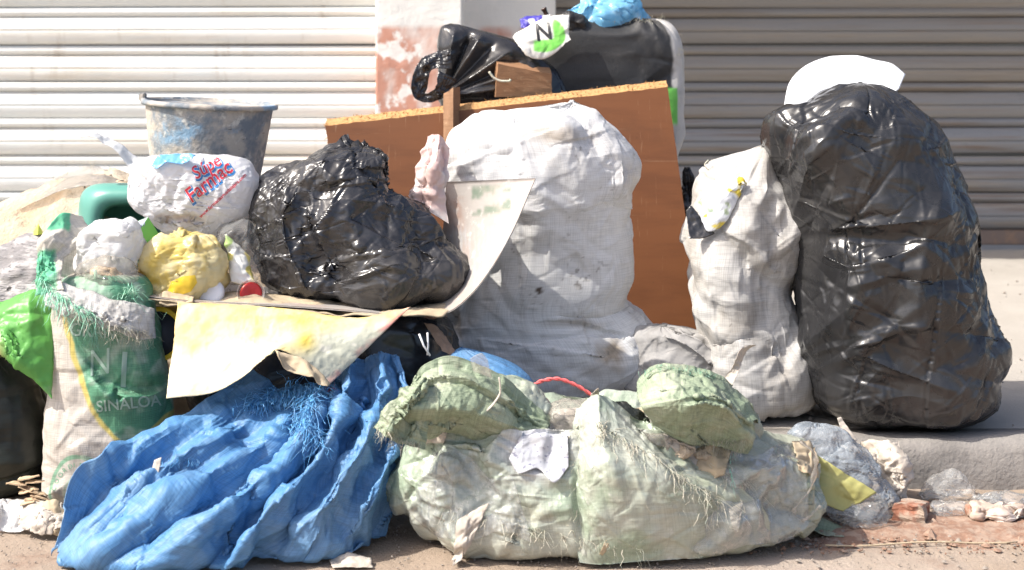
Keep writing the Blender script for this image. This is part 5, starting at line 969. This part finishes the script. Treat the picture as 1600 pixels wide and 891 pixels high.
threads('frayed_threads', bpn, [(905, 660), (900, 700), (898, 760), (904, 820)], M['pale_thread'], front, 60, (.012, .04), .0012, (-.8, -.4, -.2), .5, .8, 47)
threads('frayed_threads', bpn, [(930, 660), (985, 690), (1060, 740), (1130, 790)], M['pale_thread'], front, 140, (.02, .07), .0011, (.3, -.6, -.4), .7, .9, 48)
threads('frayed_threads', bfl2, [(590, 668), (620, 684), (655, 694)], M['pale_thread'], front, 110, (.01, .035), .0007, (0, -.3, -1), .5, .9, 41)
threads('frayed_threads', bfr, [(1000, 590), (1030, 575), (1080, 582), (1120, 590)], M['green_thread'], front, 90, (.008, .022), .0006, (0, -.3, 1), .6, .9, 42)
threads('frayed_threads', bfr, [(1060, 690), (1120, 688), (1170, 688)], M['pale_thread'], front, 80, (.01, .04), .0007, (0, -.4, -1), .4, .9, 43)
threads('frayed_threads', bfg, [(940, 690), (1000, 760), (1080, 790), (1180, 760), (1100, 720)], M['pale_thread'], front, 200, (.015, .07), .0011, (.3, -.5, -.5), .7, .9, 44)
threads('frayed_threads', bfg, [(700, 790), (800, 820), (900, 840), (1000, 850)], M['pale_thread'], front, 110, (.015, .06), .0011, (.3, -.5, -.3), .8, .9, 45)
threads('frayed_threads', bfg, [(1130, 695), (1140, 730), (1150, 700)], M['green_thread'], front, 30, (.02, .06), .001, (0, -.4, -1), .3, .5, 46)
# torn film lying over the sack: strips that follow its surface
def over(name, polyx, polyb, mat_, seed, off=.006, n=(24, 40), parent=front, bv=bfg, ex=(.08, .1)):
    a = spline(polyx, n[1]); b = spline(polyb, n[1]); T = np.zeros((*n, 3)); last = 3.5
    for i in range(n[0]):
        t = i / (n[0] - 1)
        for j in range(n[1]):
            x, y = a[j] * (1 - t) + b[j] * t; h, nn = hit(bv, x, y)
            if h is not None: last = h.y
            T[i, j] = px(x, y, (last if h is not None else last) - off)
    for _ in range(6): T[1:-1, 1:-1, :] = .5 * T[1:-1, 1:-1, :] + .125 * (T[2:, 1:-1] + T[:-2, 1:-1] + T[1:-1, 2:] + T[1:-1, :-2])
    T[..., 1] -= .004
    return sheet(name, T, mat_, .0008, parent, ex=ex, seed=seed, levels=(2, 1), iters=(40, 30), pull=(.03, .04), bend=(.01, .006), noise=.004, nscale=60)
for k, (a, b) in enumerate([([(930, 610), (948, 640), (990, 655)], [(905, 655), (940, 668), (985, 668)]), ([(985, 640), (1002, 636), (1008, 634)], [(968, 660), (985, 668), (1000, 665)]), ([(1020, 630), (1040, 650), (1060, 680)], [(1000, 670), (1020, 690), (1045, 700)]), ([(1040, 680), (1060, 690), (1085, 700)], [(1045, 715), (1075, 722), (1095, 728)]),
    ([(1110, 690), (1125, 700), (1140, 705)], [(1085, 730), (1110, 745), (1130, 740)]), ([(735, 560), (752, 552), (762, 562)], [(740, 580), (755, 585), (768, 590)]), ([(660, 610), (680, 640), (700, 660)], [(640, 660), (665, 690), (690, 690)]), ([(1240, 690), (1262, 690), (1275, 710)], [(1250, 730), (1268, 740), (1278, 745)]), ([(1140, 795), (1160, 785), (1158, 800)], [(1145, 825), (1150, 828), (1155, 820)]), ([(715, 815), (740, 800), (760, 790)], [(710, 880), (722, 870), (735, 850)]), ([(955, 825), (962, 815), (966, 820)], [(935, 870), (945, 862), (955, 850)])]):
    over('torn_shred', a, b, M[('cream', 'card', 'film_dusty')[k % 3]], 120 + k, off=.014, n=(18, 18), ex=(.2, .2))
for sd, a, b in ((111, [(955, 770), (1000, 742), (1060, 738), (1130, 706), (1180, 712), (1222, 694), (1258, 730)], [(930, 842), (980, 858), (1040, 846), (1110, 866), (1170, 850), (1220, 846), (1262, 822)]), (112, [(668, 716), (700, 700), (735, 716), (770, 748), (800, 742)], [(640, 800), (690, 838), (740, 842), (780, 828), (830, 846)])):
    over('torn_film', a, b, M['film'], sd, n=(60, 90), off=.008, ex=(.12, .12))
# exposed contents
for k, (x, y, s) in enumerate([(1062, 704, 22), (1098, 708, 20)]):
    h, nn = hit(bfg, x, y); o = bag('spilled_rubble', [(y - s * .5, x - s * .5, x + s * .5), (y, x - s, x + s), (y + s * .45, x - s * .6, x + s * .6)], (h.y if h else 3.5) + .005, .035, M['dirt'], parent=front, zmin=None, nu=50, nv=30, seed=130 + k, **SMALL)
# printed paper showing through the tear
pp = over('printed_paper', [(812, 684), (826, 668), (850, 660), (872, 668), (886, 680)], [(796, 716), (812, 738), (838, 730), (866, 752), (888, 728)], mat('printed_paper', (.46, .47, .5), .4, mix=[((.12, .12, .2), 70, .56, .62, .75, (1, 1, 1.6)), ((.2, .35, .55), 18, .62, .7, .6)], bump=[(30, .001)]), 140, off=.008, n=(30, 40))
tail = spline([(1172, 540), (1162, 548), (1150, 575), (1136, 598), (1130, 612)], 30); Pn = px(tail[:, 0], tail[:, 1], 3.66); wv = np.interp(np.linspace(0, 1, 30), [0, .2, .6, 1], [.012, .01, .008, .012])
Tt = np.stack([Pn + np.stack([wv * s, np.sin(np.linspace(0, 6, 30)) * wv * s, 0 * wv], -1) for s in np.linspace(-1, 1, 9)], 0); sheet('twisted_tail', Tt, M['cream'], .001, front, ex=(.08, .2), seed=142, levels=(1,), iters=(40,), pull=(.03,), bend=(.01,), noise=.003, nscale=80)
lpp = spline([(1250, 690), (1275, 715), (1268, 760), (1240, 800), (1255, 812), (1282, 790)], 40); tubes('film_strip', [px(lpp[:, 0], lpp[:, 1], np.full(40, 3.56))], [.006 + .003 * np.sin(np.arange(40))], M['film_dusty'], front, sides=6, flat=.4)
sl = spline([(780, 590), (782, 610), (772, 630), (760, 642)], 24); tubes('film_strip', [px(sl[:, 0], sl[:, 1], 3.48)], [.006], M['cream'], front, sides=6, flat=.35)
# ------------------------------------------------------------------ right hand gutter
cbg = bag('clear_bag', [(660, 1255, 1290), (668, 1238, 1310), (690, 1222, 1325), (720, 1216, 1350), (760, 1220, 1380), (795, 1240, 1392), (g(3.86, ZR), 1262, 1372)], 3.88, .1, M['film_blue'], zmin=ZR + .002, nu=200, nv=150, seed=151, crease=[(30, .012, .1, .02)], fine=[(120, .004, .05, .008)], **SMALL); tag(cbg, 'cloudy blue clear plastic bag in the gutter beside the torn green sack', 'plastic bag')
yk = scrap('yellow_packet', [(1266, 700), (1310, 732), (1370, 770)], [(1272, 778), (1295, 790), (1318, 800)], [3.78, 3.76, 3.74], [3.72, 3.72, 3.72], mat('yellow_packet', (.36, .34, .12), .45, mix=[((.28, .29, .12), 10, .5, .7, .6)], bump=[(30, .0006)]), n=(26, 34), seed=152, ex=(.01, .02), thick=.003); tag(yk, 'flat olive yellow packet leaning against the cloudy clear bag', 'packet')
ykf = bag('clear_bag', [(775, 1330, 1350), (785, 1310, 1380), (800, 1300, 1386), (815, 1310, 1384), (g(3.74, ZR) , 1325, 1375)], 3.76, .05, M['film'], zmin=ZR + .002, nu=90, nv=60, seed=153, crease=[(20, .008, .05, .015)], **SMALL); tag(ykf, 'small crumpled clear bag at the foot of the olive packet', 'plastic bag')
cp_ = drape('crumpled_paper', [[(1316, 692), (1336, 716), (1362, 768), (1386, 798)], [(1338, 686), (1370, 716), (1384, 760), (1398, 800)], [(1374, 690), (1394, 720), (1404, 760), (1410, 800)], [(1404, 686), (1418, 720), (1424, 760), (1422, 794)]], [3.98, 3.98, 3.97, 3.98], [3.86, 3.86, 3.87, 3.9], .05, M['cream'], 90, 110, (.06, .12), 154, fine=[(16, .014, .08, .03), (70, .005, .05, .012), (120, .0018, .03, .005)], shape=waves(9, 6, .03), zmin=ZR + .002, **FK); tag(cp_, 'crumpled cream paper propped on the kerb below the tall bin bag', 'paper')
sp_ = scrap('paper_tip', [(1308, 654), (1314, 652)], [(1322, 690), (1340, 688)], 3.92, 3.9, M['cream'], cp_, n=(20, 8), seed=155, ex=(.02, .1))
for k, (rows, d, dep, m, nm, lab) in enumerate([
    ([(736, 1488, 1500), (748, 1462, 1512), (768, 1440, 1522), (g(3.97, ZR), 1435, 1520)], 3.97, .05, 'film', 'clear_bag', 'dusty clear bag standing against the shaded kerb'),
    ([(764, 1535, 1580), (772, 1518, 1640), (785, 1515, 1660), (g(3.9, ZR) - 2, 1525, 1650)], 3.88, .04, 'film', 'clear_bag', 'clear bag tied with an orange band lying in the gutter'),
    ([(784, 1470, 1500), (792, 1454, 1512), (804, 1452, 1514), (g(3.84, ZR), 1460, 1508)], 3.84, .035, 'film', 'clear_bag', 'small white twisted clear bag beside the brick fragment')]):
    tag(bag(nm, rows, d, dep, M[m], zmin=ZR + .002, nu=90, nv=60, seed=156 + k, crease=[(24, .008, .06, .015)], **SMALL), lab, 'plastic bag')
ob = bag('orange_bag', [(788, 1530, 1600), (796, 1514, 1640), (806, 1516, 1640), (g(3.8, ZR), 1540, 1620)], 3.8, .035, mat('peach_film', (.6, .47, .38), .3, mix=[((.75, .68, .62), 12, .42, .6, .9)], ridged=[(24, .002)], transl=.2), zmin=ZR + .002, nu=90, nv=50, seed=160, **SMALL); tag(ob, 'peach tinted plastic bag lying in the gutter', 'plastic bag')
tag(lathe('rubber_band', [(.012, -.004), (.015, -.002), (.015, .002), (.012, .004)], M['brick'], 20, axis=(1, .2, 0), loc=px(1513, 797, 3.8)), 'orange band around the neck of the peach bag', 'band')
bk = beam('brick_fragment', [px(1396, 788, 3.78), px(1440, 790, 3.75), px(1446, 820, 3.75), px(1394, 818, 3.78), px(1412, 780, 3.86), px(1452, 783, 3.84), px(1452, 806, 3.84), px(1410, 806, 3.86)], M['brick'], 'broken red brick fragment in the gutter below the crumpled paper', 'brick', bev=.006)
# pieces of green film flat on the road
gs_ = scrap('green_scrap', [(1250, 800), (1290, 808), (1320, 822)], [(1245, 822), (1285, 830), (1318, 834)], 3.76, 3.66, M['green_flap'], n=(14, 24), seed=162); tag(gs_, 'green film shred flat on the road beside the torn green sack', 'plastic shred')
# ------------------------------------------------------------------ left foreground litter
for k, (top, bot, d0, d1, m, lab, nm, cat) in enumerate([
    ([(-20, 790), (20, 786), (60, 790)], [(-20, 822), (20, 832), (50, 822)], 3.78, 3.7, 'white_film', 'flat white plastic scrap on the road before the dark sack', 'plastic_scrap', 'plastic'),
    ([(35, 800), (60, 790), (110, 792)], [(30, 828), (70, 834), (108, 826)], 3.74, 3.67, 'cream', 'crumpled beige paper at the foot of the printed sack', 'crumpled_paper', 'paper'),
    ([(60, 796), (85, 786), (112, 800)], [(70, 830), (95, 836), (118, 832)], 3.72, 3.66, 'card', 'torn card scrap at the foot of the printed sack', 'card_scrap', 'cardboard')]):
    tag(scrap(nm, top, bot, d0, d1, M[m], n=(34, 44), seed=170 + k, cr=22, crease=1.1, bulge=.015, ex=(.1, .1), zmin=ZR + .001), lab, cat)
r = random.Random(17)
for k in range(9):
    x, y = 38 + r.uniform(-14, 26), 748 + k * 4.6; a = r.uniform(-.35, .3); L = r.uniform(22, 34); w = r.uniform(3, 7)
    p = np.array([(x - L * math.cos(a) * .5, y + L * math.sin(a) * .5), (x, y - 3), (x + L * math.cos(a) * .5, y - L * math.sin(a) * .5)])
    q = p + np.array([(0, w * .3), (0, w), (0, w * .3)]); d = 3.82 - k * .008
    o = scrap('dry_husk', [tuple(v) for v in p], [tuple(v) for v in q], d, d - .03, M['husk'], n=(8, 16), seed=180 + k, ex=(.03, .06), zmin=ZR + .001, thick=.002); tag(o, 'dry brown husk in the pile between the dark sack and printed sack', 'husk', 'husks piled by the printed sack')
# grit and pebbles on the road and pavement
def grit(name, n, region, size, mat_, seed, lab):
    r = random.Random(seed); V, Fc = [], []
    for k in range(n):
        x = r.uniform(region[0], region[1]); y = r.uniform(region[2], region[3]); z = ZR if y < KERB else 0
        s = size * r.lognormvariate(0, .6); b0 = len(V); pts = []
        for m in range(6):
            a = m * math.pi / 3; pts.append((x + s * math.cos(a) * r.uniform(.6, 1.2), y + s * math.sin(a) * r.uniform(.6, 1.2), z + s * r.uniform(-.1, .25)))
        pts.append((x, y, z + s * r.uniform(.4, .9))); pts.append((x, y, z - .004)); V += pts
        for m in range(6): Fc += [[b0 + m, b0 + (m+1) % 6, b0 + 6], [b0 + (m+1) % 6, b0 + m, b0 + 7]]
    return tag(mesh_obj(name, V, Fc, mat_, smooth=False), lab, 'grit', kind='stuff')
grit('road_grit', 3000, (-1.7, 1.7, 3.2, 4.03), .0017, M['pebble'], 3, 'fine grit scattered over the road')
grit('gutter_pebbles', 260, (.3, 1.7, 3.6, 3.95), .004, M['pebble'], 4, 'small pebbles in the gutter')
grit('soil_crumbs', 900, (.55, 1.7, 3.55, 3.9), .0035, M['soil'], 5, 'reddish soil crumbs in the gutter')
grit('pavement_grit', 700, (-2, 2.2, 4.2, 7.5), .003, M['pebble'], 6, 'fine grit on the pavement')
def soil():
    xs = np.linspace(.45, 1.75, 130); ys = np.linspace(3.5, 3.98, 60); X, Y = np.meshgrid(xs, ys); P = np.stack([X, Y], -1); m = 1 - np.hypot((X - 1.2) / .68, (Y - 3.74) / .2)
    Z = ZR - .012 + .03 * np.clip(m + .45 * vnoise(P, 8, 3, 4), -.2, .55) + .004 * vnoise(P, 50, 4, 2); return mesh_obj('soil_patch', np.stack([X, Y, Z], -1).reshape(-1, 3), grid_faces(60, 130, False).reshape(-1, 4).tolist(), M['soil'])
tag(soil(), 'reddish soil spread in the gutter at the foot of the kerb', 'soil', kind='stuff')
for k, (a, b, d, rd, lab) in enumerate([((1290, 852), (1590, 846), 3.6, .002, 'long pale straw lying across the road before the brick'), ((110, 826), (215, 838), 3.68, .0035, 'dry stick on the road between the printed and blue sacks')]):
    tag(tubes('dry_stick', [np.array([px(a[0] + (b[0]-a[0])*t, a[1] + (b[1]-a[1])*t + 2*math.sin(9*t), (CAMH - ZR - .004) * FPX / (a[1] + (b[1]-a[1])*t - HOR)) for t in np.linspace(0, 1, 14)])], [rd], M['card'], sides=6), lab, 'stick')
tag(scrap('paper_bit', [(520, 876), (545, 868), (575, 872)], [(525, 888), (550, 892), (578, 886)], 3.5, 3.46, M['cream'], n=(16, 24), seed=199, zmin=ZR + .001, ex=(.25, .25)), 'crumpled beige paper bit on the road below the blue sack', 'paper')
pk = drape('pink_film', [[(668, 214), (662, 240), (654, 275), (640, 306)], [(676, 211), (672, 240), (664, 280), (655, 318)], [(686, 214), (684, 245), (678, 285), (672, 328)], [(700, 232), (698, 265), (694, 300), (698, 346)]], [4.26, 4.25, 4.24, 4.24], [4.2, 4.18, 4.16, 4.17], .02, M['pinkfilm'], 60, 70, (.06, .12), 82, fine=[(14, .01, .08, .03), (60, .003, .05, .01)], shape=waves(12, 3, .012), **FK); tag(pk, 'pale pink plastic film twisted beside the white sack', 'plastic film')
# what shows in the open mouth of the torn green sack
for k, (rows_, d_, m_) in enumerate([([(628, 880, 910), (640, 862, 935), (660, 858, 945), (680, 865, 935)], 3.66, 'film_dusty'), ([(632, 960, 985), (645, 940, 1005), (665, 938, 1012), (685, 950, 1000)], 3.68, 'dark'), ([(640, 890, 925), (652, 872, 960), (672, 870, 968), (690, 880, 955)], 3.74, 'cream')]):
    bag('loose_contents', rows_, d_, .05, M[m_], parent=front, zmin=None, nu=110, nv=70, seed=210 + k, **SMALL)
